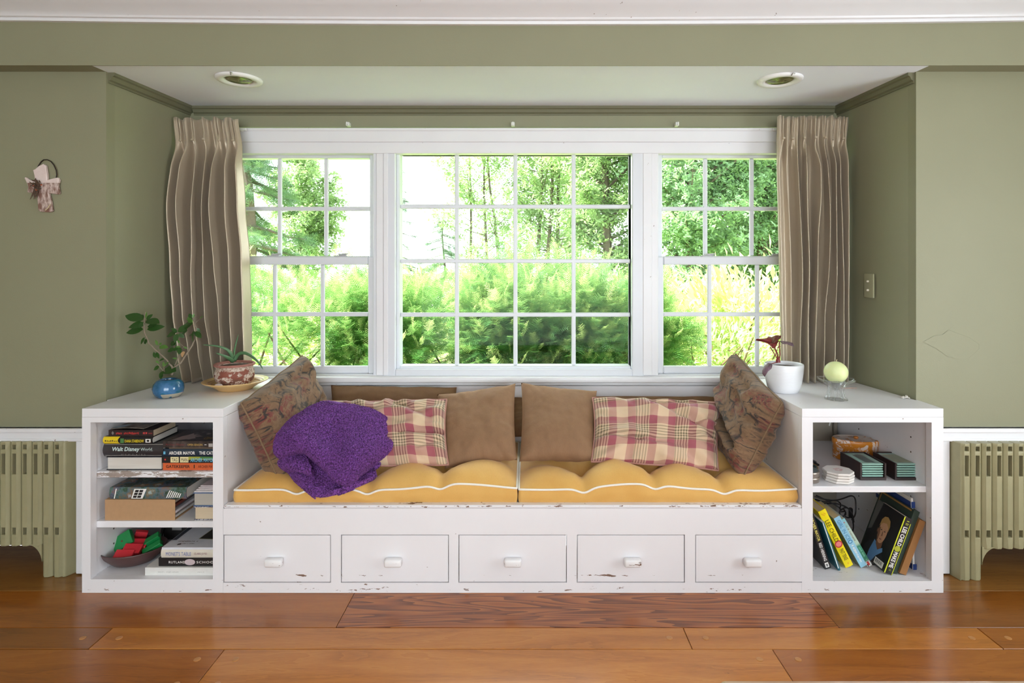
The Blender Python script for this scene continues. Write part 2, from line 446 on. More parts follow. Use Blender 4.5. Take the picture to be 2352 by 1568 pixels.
# ------------------------------------------------------------------ windows
GY = 2.945                                       # glass plane
def bars_between(name, parent, x0, x1, z0, z1, y0, y1, m=VINYL, bev=.002): return box_obj(name, m, parent, x0, x1, y0, y1, z0, z1, bev=bev)
def frame_ring(name, parent, x0, x1, z0, z1, i, y0, y1, bottom=None, m=VINYL, cham=.004):
    """rectangular frame: outer edges given, i wide, inner edges chamfered"""
    bt = i if bottom is None else bottom
    b = MB()
    for (xa, xb, za, zb) in ((x0, x0+i, z0, z1), (x1-i, x1, z0, z1), (x0+i, x1-i, z1-i, z1), (x0+i, x1-i, z0, z0+bt)):
        b.box(xa, xb, y0, y1, za, zb, bev=cham)
    return b.build(name, m, parent)
def light_grid(parent, x0, x1, z0, z1, vx, hz, yg, wd=.021, part_parent=None):
    """muntins and one pane per opening"""
    for v in vx: box_obj('muntin', VINYL, parent, v-wd/2, v+wd/2, yg-.016, yg-.0015, z0, z1, bev=.004)
    for h in hz: box_obj('muntin', VINYL, parent, x0, x1, yg-.0165, yg-.001, h-wd/2, h+wd/2, bev=.004)
    ex = [x0]+list(vx)+[x1]; ez = [z0]+list(hz)+[z1]
    for i in range(len(ex)-1):
        for j in range(len(ez)-1):
            box_obj('pane', GLASS, parent, ex[i], ex[i+1], yg, yg+.003, ez[j], ez[j+1])
# centre picture window
w2 = struct(thing('window_2', None, None, (0, GY, 0)))
x0, x1, z0, z1 = X(921, GY), X(1447, GY), Z(838, GY), Z(355, GY)
frame_ring('window_frame', w2, x0-.078, x1+.062, z0-.052, z1+.062, .062, 2.885, 3.0, bottom=.04)
frame_ring('sash', w2, x0-.018, x1+.018, z0-.018, z1+.018, .018, 2.915, 2.99)
light_grid(w2, x0, x1, z0, z1, [X(q, GY) for q in (1050, 1184, 1317)], sorted([Z(q, GY) for q in (475, 599.5, 722)]), GY)
def double_hung(name, gx0, gx1, up, lo):
    wn = struct(thing(name, None, None, (0, GY, 0)))
    y = GY
    zt, zm1, zm0, zb = Z(364, y), Z(587, y), Z(608, y), Z(838, y)
    x0, x1 = X(gx0, y), X(gx1, y)
    frame_ring('window_frame', wn, x0-.068, x1+.068, zb-.058, zt+.066, .04, 2.892, 3.0, bottom=.022)
    u = thing('sash', None, None, (0, 0, 0)); u.parent = wn
    frame_ring('sash_frame', u, x0-.028, x1+.028, zm1-.03, zt+.028, .028, 2.935, 2.985)
    light_grid(u, x0, x1, zm1, zt, [X(q, y) for q in up], [Z(479, y)], 2.965)
    l = thing('sash', None, None, (0, 0, 0)); l.parent = wn
    frame_ring('sash_frame', l, x0-.030, x1+.030, zb-.036, zm0+.040, .030, 2.905, 2.934, bottom=.036)
    box_obj('meeting_rail', VINYL, l, x0, x1, 2.90, 2.934, zm0, zm0+.040, bev=.004)
    light_grid(l, x0, x1, zb, zm0, [X(q, 2.925) for q in lo], [Z(721, 2.925)], 2.925)
    for fx in (.32, .8):
        xx = x0+(x1-x0)*fx
        k = MB(); k.box(xx-.03, xx+.03, 2.905, 2.93, zm0+.040, zm0+.047, bev=.002); k.box(xx-.012, xx+.03, 2.91, 2.922, zm0+.047, zm0+.056, bev=.003); k.box(xx+.012, xx+.04, 2.906, 2.914, zm0+.052, zm0+.057, bev=.002)
        k.build('sash_lock', mat('lock_metal', srgb(190, 190, 192), .4, metal=.2), wn)
    return wn
double_hung('window_1', 533, 850, (641, 748), (634, 743))
double_hung('window_3', 1520, 1836, (1621, 1728), (1628, 1737))
# interior casing, mullions and sill
b = MB()
b.box(WX0, WX1, 2.868, 2.93, Z(326, 2.87), Z(298, 2.87), bev=.003); b.box(WX0-.01, WX1+.01, 2.862, 2.9, Z(301, 2.87), Z(294, 2.87), bev=.003)
b.box(WX0, WX1, 2.88, 2.93, Z(352, 2.88), Z(325, 2.88), bev=.002); b.box(WX0, WX1, 2.874, 2.9, Z(318, 2.87), Z(312, 2.87), bev=.002)
struct(b.build('trim_7', WTRIM))
for nm, xa, xb in (('trim_8', 866, 906), ('trim_9', 1462, 1512)):
    b = MB(); za, zb = Z(862, 2.885), Z(340, 2.885)
    b.box(X(xa-2, 2.886), X(xb, 2.886), 2.887, 3.02, za, zb, bev=.002)
    b.box(X(xa+14, 2.886), X(xb-14, 2.886), 2.882, 2.9, za, zb, bev=.004)
    struct(b.build(nm, WTRIM))
b = MB(); zs = Z(865, 2.86)
b.box(AL[1]+.006, AR[1]-.006, 2.846, 2.90, zs-.028, zs, bev=.007, seg=3); b.box(AL[1]+.006, AR[1]-.006, 2.872, 2.90, zs-.045, zs-.028, bev=.003)
b.box(WX0, WX1, 2.89, 3.03, zs-.02, zs+.004)
flat_smooth(struct(b.build('trim_10', WTRIM)), 35)
# house outside: siding below and beside the bay, unseen eave added above to block the sun
EXT = mat('exterior_siding', srgb(216, 214, 206), .6)
b = MB(); b.box(-4.2, WX0-.01, B+.165, B+.22, -.3, 2.6); b.box(WX1+.01, 4.2, B+.165, B+.22, -.3, 2.6); b.box(WX0-.01, WX1+.01, B+.165, B+.22, -.3, WZ0-.01); b.box(WX0-.01, WX1+.01, B+.165, B+.22, WZ1+.01, 2.6)
struct(b.build('wall_outside', EXT))
struct(box_obj('sun_block_eave', WTRIM, None, -4.4, 4.4, B+.16, B+.75, 2.18, 2.32))
struct(box_obj('ceiling_attic', CEIL, None, -4.4, 4.4, YB-.3, B+.5, 2.62, 2.7))
# ------------------------------------------------------------------ left bookcase, right bookcase, drawer bench
YI = B-.012                                      # back of the cabinets
def bookcase(label, s_, xo, xi, ox0, ox1, zt_open, zb_open, shelves, group):
    """s_ -1: left unit. xo outer edge, xi inner edge, ox0..ox1 opening in front"""
    t = thing('bookcase', label, 'bookcase', ((xo+xi)/2, F, 0))
    aw = AL if s_ < 0 else AR
    top = .705
    # top slab, tapered with the alcove
    o = lambda z: [(xo, F, z), (xi, F, z), (xi, YI, z), (aw[1]-s_*.004, YI, z), (aw[0]-s_*.004, WY-.002, z), (xo, WY-.002, z)]
    b = MB(); b.hexa(o(.672), o(top)); ob = b.build('top', WUNIT, t)
    bv = ob.modifiers.new('edge', 'BEVEL'); bv.width = .0014; bv.segments = 2
    # face frame
    fr_ = MB(); x0, x1 = min(xo, xi), max(xo, xi)
    fr_.box(x0, x1, F+.0005, F+.032, zt_open, .6718); fr_.box(x0, x1, F+.0005, F+.032, 0, zb_open)
    fr_.box(x0, ox0, F+.0005, F+.032, zb_open, zt_open); fr_.box(ox1, x1, F+.0005, F+.032, zb_open, zt_open)
    fr_.build('face_frame', WUNIT, t, weld=1e-5)
    # outer and inner side panels
    io = ox0-.004 if s_ < 0 else ox1+.008
    ib = aw[1]-s_*.016                                # the side follows the slightly tapering alcove
    ring = lambda z: [(xo, F+.033, z), (io, F+.033, z), (ib, YI, z), (aw[1]-s_*.004, YI, z), (aw[0]-s_*.004, WY-.003, z), (xo, WY-.003, z)]
    b = MB(); b.hexa(ring(.0), ring(.671)); b.build('side_panel', WUNIT, t)
    xa, xb = sorted((xi, xi+s_*.02))
    box_obj('side_panel', WUNIT, t, xa, xb, F+.033, YI, 0, .671)
    in0, in1 = (io, xa) if s_ < 0 else (xb, io)
    bk0, bk1 = (ib, xa) if s_ < 0 else (xb, ib)
    box_obj('back_panel', WUNIT if s_ < 0 else mat('taupe_back_paint', srgb(158, 147, 132), .6, .06, 12), t, bk0, bk1, YI-.012, YI, 0, .671)
    def board(nm, m_, y0_, za, zb, bev):
        r_ = lambda z: [(in0, y0_, z), (in1, y0_, z), (bk1, YI-.013, z), (bk0, YI-.013, z)]
        b_ = MB(); b_.hexa(r_(za), r_(zb)); o_ = b_.build(nm, m_, t)
        if bev: q_ = o_.modifiers.new('edge', 'BEVEL'); q_.width = bev; q_.segments = 2
    board('bottom_panel', WUNIT, F+.033, zb_open-.02, zb_open, 0)
    for k, (za, zb) in enumerate(shelves):
        board('shelf', WSHELF if (s_ < 0 and k == 0) else WUNIT, F+.0335, za, zb, .0025)
    # shelf pin holes
    hx_ = lambda yy: io+(ib-io)*(yy-F-.033)/(YI-F-.033)-s_*.0004
    for yy in (2.36, 2.7):
        for zz in (.13, .19, .32, .36, .5, .56):
            MB().lathe([(.0035, 0), (.0035, .0006)], (hx_(yy), yy, zz), 8, rot=Matrix.Rotation(PI/2, 3, 'Y')).build('pin_hole', mat('hole_dark', srgb(50, 40, 36), .9), t)
    return t
LSH = ((.4288, .4524), (.2344, .2597)); LFLOOR = .0517
RSH = ((.371, .395),); RFLOOR = .045
bl = bookcase('white painted open bookcase left of the window seat, two shelves crammed with books', -1, -1.703, -1.1625, -1.670, -1.2017, .652, LFLOOR, LSH, None)
br = bookcase('white painted open bookcase right of the window seat, one shelf with tins and coasters', 1, 1.595, 1.0535, 1.095, 1.550, .652, RFLOOR, RSH, None)
# ---- window seat
bench = thing('window_seat', 'long white painted window seat with five drawers under the bay window', 'bench', (-.055, F, 0))
BX0, BX1, BT = -1.1615, 1.0525, .335
dx = [(513, 760), (783, 1031), (1053, 1302), (1325, 1573), (1597, 1846)]
dz0, dz1 = Z(1338, F), Z(1227.5, F)
DX = [((a-CX)/600, (c-CX)/600) for a, c in dx]
b = MB()
b.box(BX0, BX1, F, F+.03, dz1, BT-.0122); b.box(BX0, BX1, F, F+.03, 0, dz0)
ed = [BX0]+[v for p in DX for v in p]+[BX1]
for i in range(0, len(ed), 2):
    if ed[i+1] > ed[i]+.001: b.box(ed[i], ed[i+1], F, F+.03, dz0, dz1)
b.build('front_frame', WBENCH, bench, weld=1e-5)
box_obj('front_lip', WBENCH, bench, BX0, BX1, F-.001, F+.036, BT-.012, BT, bev=.004)
box_obj('seat_board', WHITE, bench, BX0, BX1, F+.031, B-.002, .30, .325)
for i, (a, c) in enumerate(DX):
    d = box_obj('drawer', WBENCH, bench, a+.0028, c-.0028, F+.001, F+.022, dz0+.0025, dz1-.0035, bev=.0015)
    bx = MB(); bx.box(a+.01, c-.01, F+.022, F+.5, dz0+.012, dz1-.05); bx.build('drawer_box', WHITE, d)
    hx = ((633, 905, 1178, 1451, 1725)[i]-CX)/600; hz = Z(1288, F)
    k = MB(); k.box(hx-.033, hx+.033, F-.030, F-.002, hz-.013, hz+.017, bev=.008, seg=3)
    k.box(hx-.024, hx+.024, F-.006, F+.002, hz-.010, hz+.013, bev=.002)
    flat_smooth(k.build('handle', white_paint('chipped_handle_paint', (234, 232, 233), bands=((hz-.002, .03, .76),)) if i == 0 else bpy.data.materials['chipped_handle_paint'], d), 50)
box_obj('back_board', WHITE, bench, BX0, BX1, B-.012, B-.001, .30, Z(885, B))
# ------------------------------------------------------------------ radiators
RAD = mat('olive_radiator_enamel', srgb(158, 152, 118), .42, .1, 18, bump=.12, bscale=90)
DRK = mat('radiator_dark_inside', srgb(70, 66, 66), .9)
def radiator(label, xe, s_, n, floor_y, cap):
    """cast iron: s_ = direction in which the sections run away from the end nearest the bench"""
    yf = floor_y; t = thing('radiator', label, 'radiator', (xe, yf, 0), group=None)
    p = .0431; ztop = .545; zb = .125
    for k in range(n):
        xc = xe+s_*(p*(k+.5)+.0)
        legs = k < 2 or k >= n-2
        b = MB()
        # front column with a faceted rounded face: outline rings between the openings
        def bar(xa, xb, za, zb_, y0=yf+.006):
            b.box(xa, xb, y0, yf+.11, za, zb_)
        w2 = p/2-.0012; ow = .0075
        zl = 0 if legs else zb
        bounds = [(zl, .172, True), (.172, .200, False), (.200, .415, True), (.415, .497, False), (.497, .515, True), (.515, .533, False), (.533, ztop, True)]
        for za, zc_, solid in bounds:
            def seg(x0, x1, slant0, slant1):
                r = lambda z: [(x0, yf+slant0, z), (x1, yf+slant1, z), (x1, yf+.11, z), (x0, yf+.11, z)]
                b.hexa(r(za), r(zc_))
            seg(xc-w2, xc-ow, .011, 0); seg(xc+ow, xc+w2, 0, .011)
            if solid: seg(xc-ow, xc+ow, 0, 0)
        sct = b.build('section', RAD, t, weld=1e-4)
        bv = sct.modifiers.new('edge', 'BEVEL'); bv.width = .003; bv.segments = 2; bv.limit_method = 'ANGLE'; bv.angle_limit = .6
    x0, x1 = sorted((xe+s_*.002, xe+s_*n*p))
    bk = MB(); bk.box(x0, x1, yf+.055, yf+.10, .16, .52)
    for k in range(n): bk.box(xe+s_*(p*(k+.5))-.004, xe+s_*(p*(k+.5))+.003, yf+.02, yf+.06, .16, .53)
    bk.build('inner_columns', mat('grey_inner_columns', srgb(150, 146, 150), .7), t)
    # end cap on the bench side
    e0, e1 = xe, xe-s_*cap
    r = lambda z: [(e0, yf, z), (e0+(e1-e0)*.35, yf+.004, z), (e1, yf+.045, z), (e1, yf+.11, z), (e0, yf+.11, z)]
    b = MB(); b.hexa(r(0), r(ztop)); ec = b.build('end_cap', RAD, t)
    bv = ec.modifiers.new('edge', 'BEVEL'); bv.width = .004; bv.segments = 2; bv.limit_method = 'ANGLE'
    # arched skirt between the feet
    a0 = xe+s_*(2*p); pts = []
    for k in range(9):
        a = PI/2*k/8; pts.append((a0+s_*.06*(1-math.cos(a))*1.0, .058+.072*math.sin(a)))
    ring = [(a0, .132)]+[(a0+s_*.0, .06)]+pts[1:]
    b = MB(); b.hexa([(x, yf+.006, z) for x, z in ring], [(x, yf+.10, z) for x, z in ring]); b.build('foot_bracket', RAD, t)
    # valve stub and pipe by the floor
    v = MB(); v.tube([(xe-s_*.032, yf+.09, .035), (xe-s_*.06, yf+.1, .035)], .011, 10); v.tube([(xe-s_*.05, yf+.1, .0), (xe-s_*.05, yf+.1, .06)], .009, 10)
    v.build('valve', mat('valve_metal', srgb(120, 112, 104), .45, metal=.6), t, smooth=True)
    return t
radiator('olive painted cast iron radiator in the wall niche left of the bookcases', -1.867, -1, 16, 2.343, .030)
radiator('olive painted cast iron radiator in the wall niche right of the bookcases', 1.728, 1, 20, 2.318, .010)
# ------------------------------------------------------------------ recessed lights, switch, hooks
def can_light(px, label):
    y = 2.474 if px < 1000 else 2.482
    t = thing('recessed_light', label, 'ceiling light', (X(px, y), y, ZS), group=None)
    ring = MB(); ring.lathe([(.092, 0), (.0915, -.006), (.085, -.011), (.064, -.010), (.058, -.004), (.056, 0)], (X(px, y), y, ZS), 48, caps=False)
    ring.build('trim_ring', mat('light_trim_white', srgb(240, 240, 240), .35, .01), t, smooth=True)
    bl_ = MB(); bl_.lathe([(.056, .0), (.054, -.004), (.047, -.0075), (.043, -.006), (.036, -.0095), (.030, -.0085), (.022, -.011), (.014, -.0105), (.006, -.012), (.001, -.012)], (X(px, y), y, ZS), 36, caps=False)
    bl_.build('lens', mat('olive_reflector_lens', srgb(112, 116, 62), .12, .5, 60, metal=.5), t, smooth=True)
    c = MB(); c.tube([(X(px, y)+.01, y-.088, ZS-.012), (X(px, y)+.012, y-.097, ZS-.004), (X(px, y)+.02, y-.10, ZS-.008)], .0025, 6); c.build('clip', mat('clip_metal', srgb(170, 165, 160), .4, metal=.6), t)
    return t
can_light(549, 'round white recessed ceiling light above the left end of the bay')
can_light(1791, 'round white recessed ceiling light above the right end of the bay')
# switch plate on the right alcove wall
ys = 2.66; xs_ = AR[0]+(AR[1]-AR[0])*(ys-WY)/(B-WY)
zs0, zs1 = Z(684, ys), Z(628, ys)
sw = thing('switch_plate', 'green painted switch plate with two round buttons on the right alcove wall', 'switch', (xs_, ys, (zs0+zs1)/2))
box_obj('plate', wall_paint('painted_plate', srgb(170, 168, 138)), sw, xs_-.007, xs_-.0005, ys-.038, ys+.038, zs0, zs1, bev=.003)
for q in (.32, .68):
    MB().lathe([(.005, 0), (.005, .008), (.003, .010)], (xs_-.006, ys, zs0+(zs1-zs0)*q), 12, rot=Matrix.Rotation(-PI/2, 3, 'Y')).build('button', mat('cream_button', srgb(226, 214, 196), .4), sw, smooth=True)
for i, px in enumerate((798, 1178, 1556)):
    yy = 2.868; x_ = X(px, yy); z_ = Z(284, yy)
    t = thing('curtain_hook', ('small white plastic hook above the left window', 'small white plastic hook above the centre window', 'small white plastic hook above the right window')[i], 'hook', (x_, yy, z_), 'hooks on the wall above the window')
    m_ = mat('white_plastic', srgb(225, 225, 222), .4)
    box_obj('base', m_, t, x_-.009, x_+.009, yy+.0, 2.8995, z_-.009, z_+.009, bev=.002)
    MB().tube([(x_, yy, z_-.004), (x_, yy-.012, z_-.006), (x_, yy-.014, z_+.006)], .0025, 6).build('prong', m_, t)
# ------------------------------------------------------------------ wall cross
def cross():
    y = WY; y0 = WY-.016
    t = thing('wall_cross', 'rustic cream and brown cross with a dried posy hanging on the left wall', 'wall decoration', (X(95, y), y, Z(440, y)))
    pts = [(75, 390), (80, 388), (88, 381), (98, 376), (104, 379), (107, 400), (108, 413), (122, 409), (132, 407), (135, 413), (132, 425), (135, 442), (133, 446), (122, 445), (111, 443), (116, 462), (119, 485), (112, 487), (92, 486), (87, 482), (86, 470), (84, 442), (72, 443), (61, 441), (64, 430), (60, 418), (55, 408), (58, 406), (68, 413), (80, 414), (78, 402)]
    s = Nodes('weathered_cross_wood')
    sep = s.n('SeparateXYZ'); s.put(sep.inputs[0], s.co())
    zz = s.math('GREATER_THAN', sep.outputs[2], Z(421, y)-Z(440, y))
    worn = s.mix(s.thresh(s.noise(90, 4, s.co('Object', (1, 1, .4))), .4, .62), srgb(126, 92, 80), srgb(206, 186, 178))
    s.set(Base_Color=s.mix(zz, worn, s.mix(s.noise(30), srgb(232, 216, 210), srgb(206, 184, 178))), Roughness=.45)
    s.bump(s.noise(120, 3), .3, .002)
    b = MB(); b.hexa([(X(a, y0), y0, Z(c, y0)) for a, c in pts], [(X(a, y0), y-.003, Z(c, y0)) for a, c in pts])
    o = b.build('cross_body', s.m, t); bv = o.modifiers.new('edge', 'BEVEL'); bv.width = .003; bv.segments = 2; bv.limit_method = 'ANGLE'; bv.angle_limit = 1.0
    wr = MB(); wp = [(82, 388), (84, 380), (90, 370), (97, 366), (106, 366), (114, 370), (121, 378), (126, 390), (127, 400), (126, 409)]
    wr.tube([(X(a, y0)+random.uniform(-.0006, .0006), WY-.008+random.uniform(-.002, .002), Z(c, y0)) for a, c in wp], .0022, 6)
    wr.build('wire_hanger', mat('dark_wire', srgb(48, 36, 32), .5, metal=.4), t, smooth=True)
    g = MB(); ctr = Vector((X(90, y0), y0-.004, Z(425, y0)))
    for k in range(46):
        a = random.uniform(0, 2*PI); r = random.uniform(.004, .021)
        p = ctr+Vector((math.cos(a)*r, -random.uniform(.0, .012), math.sin(a)*r))
        q = p+Vector((random.uniform(-.012, .012), -random.uniform(0, .006), random.uniform(-.012, .012)))
        g.tube([p, (p+q)/2+Vector((0, -.003, 0)), q], [.002, .0025, .0008], 5)
    for k in range(16):
        p = ctr+Vector((random.uniform(-.012, .012), -.004, -.012)); q = p+Vector((random.uniform(-.018, .010)-.004, -.002, random.uniform(-.05, -.03)))
        g.tube([p, q], [.0022, .0005], 5)
    g.build('dried_posy', mat('dried_flower_brown', srgb(84, 62, 48), .8, .5, 120), t)
    rb = MB()
    for (a, c) in ((84, 427), (101, 425), (90, 437)): rb.lathe([(.0005, -.003), (.003, -.002), (.0035, 0), (.003, .002), (.0005, .003)], (X(a, y0), y0-.014, Z(c, y0)), 8)
    rb.build('berries', mat('orange_berry', srgb(196, 92, 58), .4), t, smooth=True)
    r2 = MB(); r2.tube([(X(117, y0), y0-.002, Z(468, y0)), (X(112, y0), y0-.003, Z(477, y0)), (X(105, y0), y0-.002, Z(483, y0))], .002, 6)
    r2.build('twine', mat('pale_twine', srgb(200, 184, 150), .8), t)
cross()
# ------------------------------------------------------------------ fabrics
def velvet(name, col):
    s = Nodes(name); c = srgb(*col)
    n = s.noise(26, 5, s.co('Object', (1, 1, .35)), .65); st = s.noise(420, 2, s.co('Object', (1, 1, .12)))
    base = s.mix(n, lin(c, .72), lin(c, 1.28))
    s.set(Base_Color=s.mix(s.math('MULTIPLY', st, .5), base, lin(c, .7)), Roughness=.85, Sheen_Weight=.45, Sheen_Roughness=.4, Sheen_Tint=lin(c, 1.7))
    s.bump(s.math('ADD', st, s.noise(60, 4)), .35, .002); return s.m
BROWN = velvet('brown_chenille', (142, 107, 78)); BROWN2 = velvet('darker_brown_velour', (122, 90, 62))
def floral():
    s = Nodes('floral_tapestry'); uv = s.co('UV')
    wob = s.n('TexNoise', i_Scale=14.0, i_Detail=3); s.put(wob.inputs['Vector'], uv)
    mv = s.n('VectorMath', operation='MULTIPLY_ADD'); s.put(mv.inputs[0], wob.outputs['Color']); mv.inputs[1].default_value = (.06,)*3; s.put(mv.inputs[2], uv)
    u2 = mv.outputs[0]
    base = s.mix(s.noise(60, 5, uv, .7), srgb(92, 66, 46), srgb(160, 126, 94))
    thr = s.noise(900, 1, s.n('Mapping', i_0=uv, i_Scale=(1, .1, 1)).outputs[0])
    base = s.mix(s.math('MULTIPLY', thr, .45), base, srgb(70, 54, 38))
    big = s.n('TexVoronoi', i_Scale=8.0, i_Randomness=.8); s.put(big.inputs['Vector'], u2)
    pet = s.n('TexVoronoi', i_Scale=44.0, feature='DISTANCE_TO_EDGE'); s.put(pet.inputs['Vector'], u2)
    blob = s.math('MULTIPLY', s.math('SUBTRACT', 1.0, s.thresh(big.outputs['Distance'], .28, .42)), s.thresh(pet.outputs['Distance'], .02, .14))
    blob = s.math('MULTIPLY', blob, s.thresh(s.noise(16, 3, u2), .36, .48))
    c1 = s.mix(s.math('MULTIPLY', blob, .92), base, s.mix(s.noise(30, 3, uv), srgb(82, 26, 30), srgb(136, 74, 64)))
    lf = s.n('TexVoronoi', i_Scale=17.0, feature='DISTANCE_TO_EDGE'); s.put(lf.inputs['Vector'], u2)
    sq = s.math('MULTIPLY', s.math('SUBTRACT', 1.0, s.thresh(lf.outputs['Distance'], .03, .10)), s.thresh(s.noise(23, 4, u2), .44, .56))
    sq2 = s.thresh(s.noise(38, 4, u2, .7, 1.2), .57, .63)
    c2 = s.mix(s.math('MULTIPLY', s.math('MAXIMUM', sq, sq2), .85), c1, srgb(36, 38, 38))
    s.set(Base_Color=c2, Roughness=.9, Sheen_Weight=.15); s.bump(thr, .35, .002); return s.m
FLORAL = floral()
def plaid():
    s = Nodes('rose_cream_plaid'); sep = s.n('SeparateXYZ'); s.put(sep.inputs[0], s.co('UV'))
    cr, ol, ro = srgb(210, 186, 152), srgb(92, 86, 54), srgb(148, 66, 80)
    def stripe(v, off):
        f = s.math('FRACT', s.math('MULTIPLY', s.math('ADD', v, off), 1/.184))
        st = []
        x = 0.0                                           # olive-striped cream, rose, plain cream, rose
        for k in range(5): st += [(x, ol), (x+.032, cr)]; x += .068
        st += [(.335, ro), (.53, cr), (.81, ro), (.995, cr)]
        return s.ramp(f, st, 'CONSTANT')
    a = stripe(sep.outputs[0], .03); b = stripe(sep.outputs[1], .07)
    wv = s.noise(1400, 1, s.co('UV'))
    c = s.mix(s.math('ADD', .38, s.math('MULTIPLY', wv, .24)), a, b)
    c = s.mix(s.math('MULTIPLY', s.noise(9, 4), .22), c, srgb(214, 160, 158))
    s.set(Base_Color=c, Roughness=.85, Sheen_Weight=.2); s.bump(wv, .2, .001); return s.m
PLAID = plaid()
def twill():
    s = Nodes('yellow_cushion_cloth')
    n = s.noise(7, 3); l = s.noise(260, 2, s.co('Object', (1, .15, 1))); d = s.thresh(s.noise(6, 5, None, .7), .66, .8)
    c = s.mix(n, srgb(206, 150, 66), srgb(232, 188, 110)); c = s.mix(s.math('MULTIPLY', l, .35), c, srgb(190, 136, 60))
    c = s.mix(s.math('MULTIPLY', d, .12), c, srgb(120, 86, 44))
    s.set(Base_Color=c, Roughness=.75, Sheen_Weight=.2); s.bump(s.math('ADD', l, s.noise(700, 1)), .16, .001); return s.m
YELLOW = twill(); CORD = mat('white_piping', srgb(238, 232, 222), .7, .06, 200)
def pillow(name, label, TL, TR, BR, BL, thick, m, group=None, n=44, ear=.07, seed=0, wr=.006, q=.5, p=2.6, creases=(), piping=None, uvoff=(0, 0), sag=0.0):
    TL, TR, BR, BL = map(Vector, (TL, TR, BR, BL))
    W_, H_ = (TR-TL).length, (TL-BL).length
    nrm = (TR-TL+BR-BL).cross(TL-BL+TR-BR).normalized()          # towards the room
    c0 = (TL+TR+BR+BL)/4
    t = thing(name, label, 'cushion', (c0.x, c0.y, min(BL.z, BR.z)), group)
    b = MB(); uvl = b.bm.loops.layers.uv.new('UVMap'); uvs = {}
    edge = []
    def pt(u, v, sgn):
        uu = u*(1-ear*(1-v*v)); vv = v*(1-ear*(1-u*u))
        s_, t_ = (uu+1)/2, (vv+1)/2
        q0 = BL.lerp(BR, s_).lerp(TL.lerp(TR, s_), t_)
        h = max(0, (1-abs(u)**p)*(1-abs(v)**p))**q
        h *= 1+sag*(-v)*.6
        k = noise.noise(Vector((u*2.2+seed, v*2.2-seed, seed*1.7)))*1.2+noise.noise(Vector((u*5+seed, v*4.5, 3+seed)))*.6
        # puckers running in from the seams
        e = max(abs(u), abs(v)); pk = max(0, (e-.55)/.45)
        ang = math.atan2(v, u)
        k += 1.0*pk*math.sin(ang*17+3*noise.noise(Vector((ang*2, seed, 0))))*noise.noise(Vector((ang*1.7, seed+9, 2)))*2
        d = h*thick/2+wr*k*min(1, h*2)
        if sgn > 0:
            for (ua, va, ub, vb, dep, wd) in creases:
                ax, ay = ub-ua, vb-va; L2 = ax*ax+ay*ay
                tt = max(0, min(1, ((u-ua)*ax+(v-va)*ay)/L2)); dx_, dy_ = u-ua-ax*tt, v-va-ay*tt
                dd = math.hypot(dx_, dy_); side = ax*dy_-ay*dx_
                d -= 1.5*dep*math.exp(-(dd/wd)**2)*min(1, h*2); d += .7*dep*math.exp(-((dd-2*wd)/(1.4*wd))**2)*min(1, h*2)
        jig = Vector((0, 0, 1))*(.004*noise.noise(Vector((u*3, v*3, seed+5))) if e > .9 else 0)
        return q0+nrm*(sgn*d)+jig
    for sgn in (1, -1):
        V = b.grid(lambda a, c: pt(2*a-1, 2*c-1, sgn), n, n)
        for j, row in enumerate(V):
            for i, vt in enumerate(row): uvs[vt] = (i/n*W_+uvoff[0], j/n*H_+uvoff[1])
        if sgn > 0:
            edge = [V[0][i].co.copy() for i in range(n)]+[V[j][n].co.copy() for j in range(n)]+[V[n][n-i].co.copy() for i in range(n)]+[V[n-j][0].co.copy() for j in range(n)]
    for fc in b.bm.faces:
        for lp in fc.loops: lp[uvl].uv = uvs[lp.vert]
    o = b.build('cover', m, t, smooth=True, weld=1e-5)
    if piping:
        MB().tube(edge, .0036, 7, closed=True).build('piping', piping, t, smooth=True)
    return t
def PP(*a): return [P(*v) for v in a]
GB, GP, GF, GS = 'brown cushions on the window seat', 'plaid cushions on the window seat', 'floral cushions at the ends of the window seat', 'brown square cushions in the middle of the seat'
pillow('cushion', 'long brown velour cushion lying behind the left plaid cushion', *PP((760, 884, 2.845), (1049, 889, 2.845), (1052, 1003, 2.70), (757, 1003, 2.70)), .085, BROWN2, GB, ear=.03, seed=3, q=.45, wr=.004)
pillow('cushion', 'long brown velour cushion lying behind the right plaid cushion', *PP((1180, 912, 2.84), (1654, 912, 2.84), (1660, 1003, 2.70), (1180, 1003, 2.70)), .10, BROWN2, GB, ear=-.02, seed=5, q=.5, wr=.006)
pillow('cushion', 'square brown chenille cushion left of the centre with its right corner peaked up', *PP((1004, 906, 2.70), (1184, 880, 2.72), (1187, 1056, 2.42), (1022, 1077, 2.42)), .12, BROWN, GS, ear=.05, seed=8, wr=.005, sag=.5)
pillow('cushion', 'square brown chenille cushion right of the centre with its left corner peaked up', *PP((1197, 879, 2.72), (1371, 897, 2.70), (1367, 1060, 2.42), (1193, 1060, 2.42)), .12, BROWN, GS, ear=.05, seed=11, wr=.005, sag=.5)
RPIPE = mat('rose_piping', srgb(176, 128, 116), .8, .15, 90)
pillow('cushion', 'rose and cream plaid cushion partly under the purple throw', *PP((742, 920, 2.60), (1026, 916, 2.60), (1030, 1068, 2.40), (748, 1078, 2.40)), .13, PLAID, GP, ear=.045, seed=2.4, wr=.017, piping=RPIPE, uvoff=(.02, .05), creases=((.2, .85, .75, .35, .014, .09), (.3, -.15, .95, -.1, .012, .07), (-.2, .55, .3, .75, .010, .08), (.55, -.6, .97, -.35, .009, .06)))
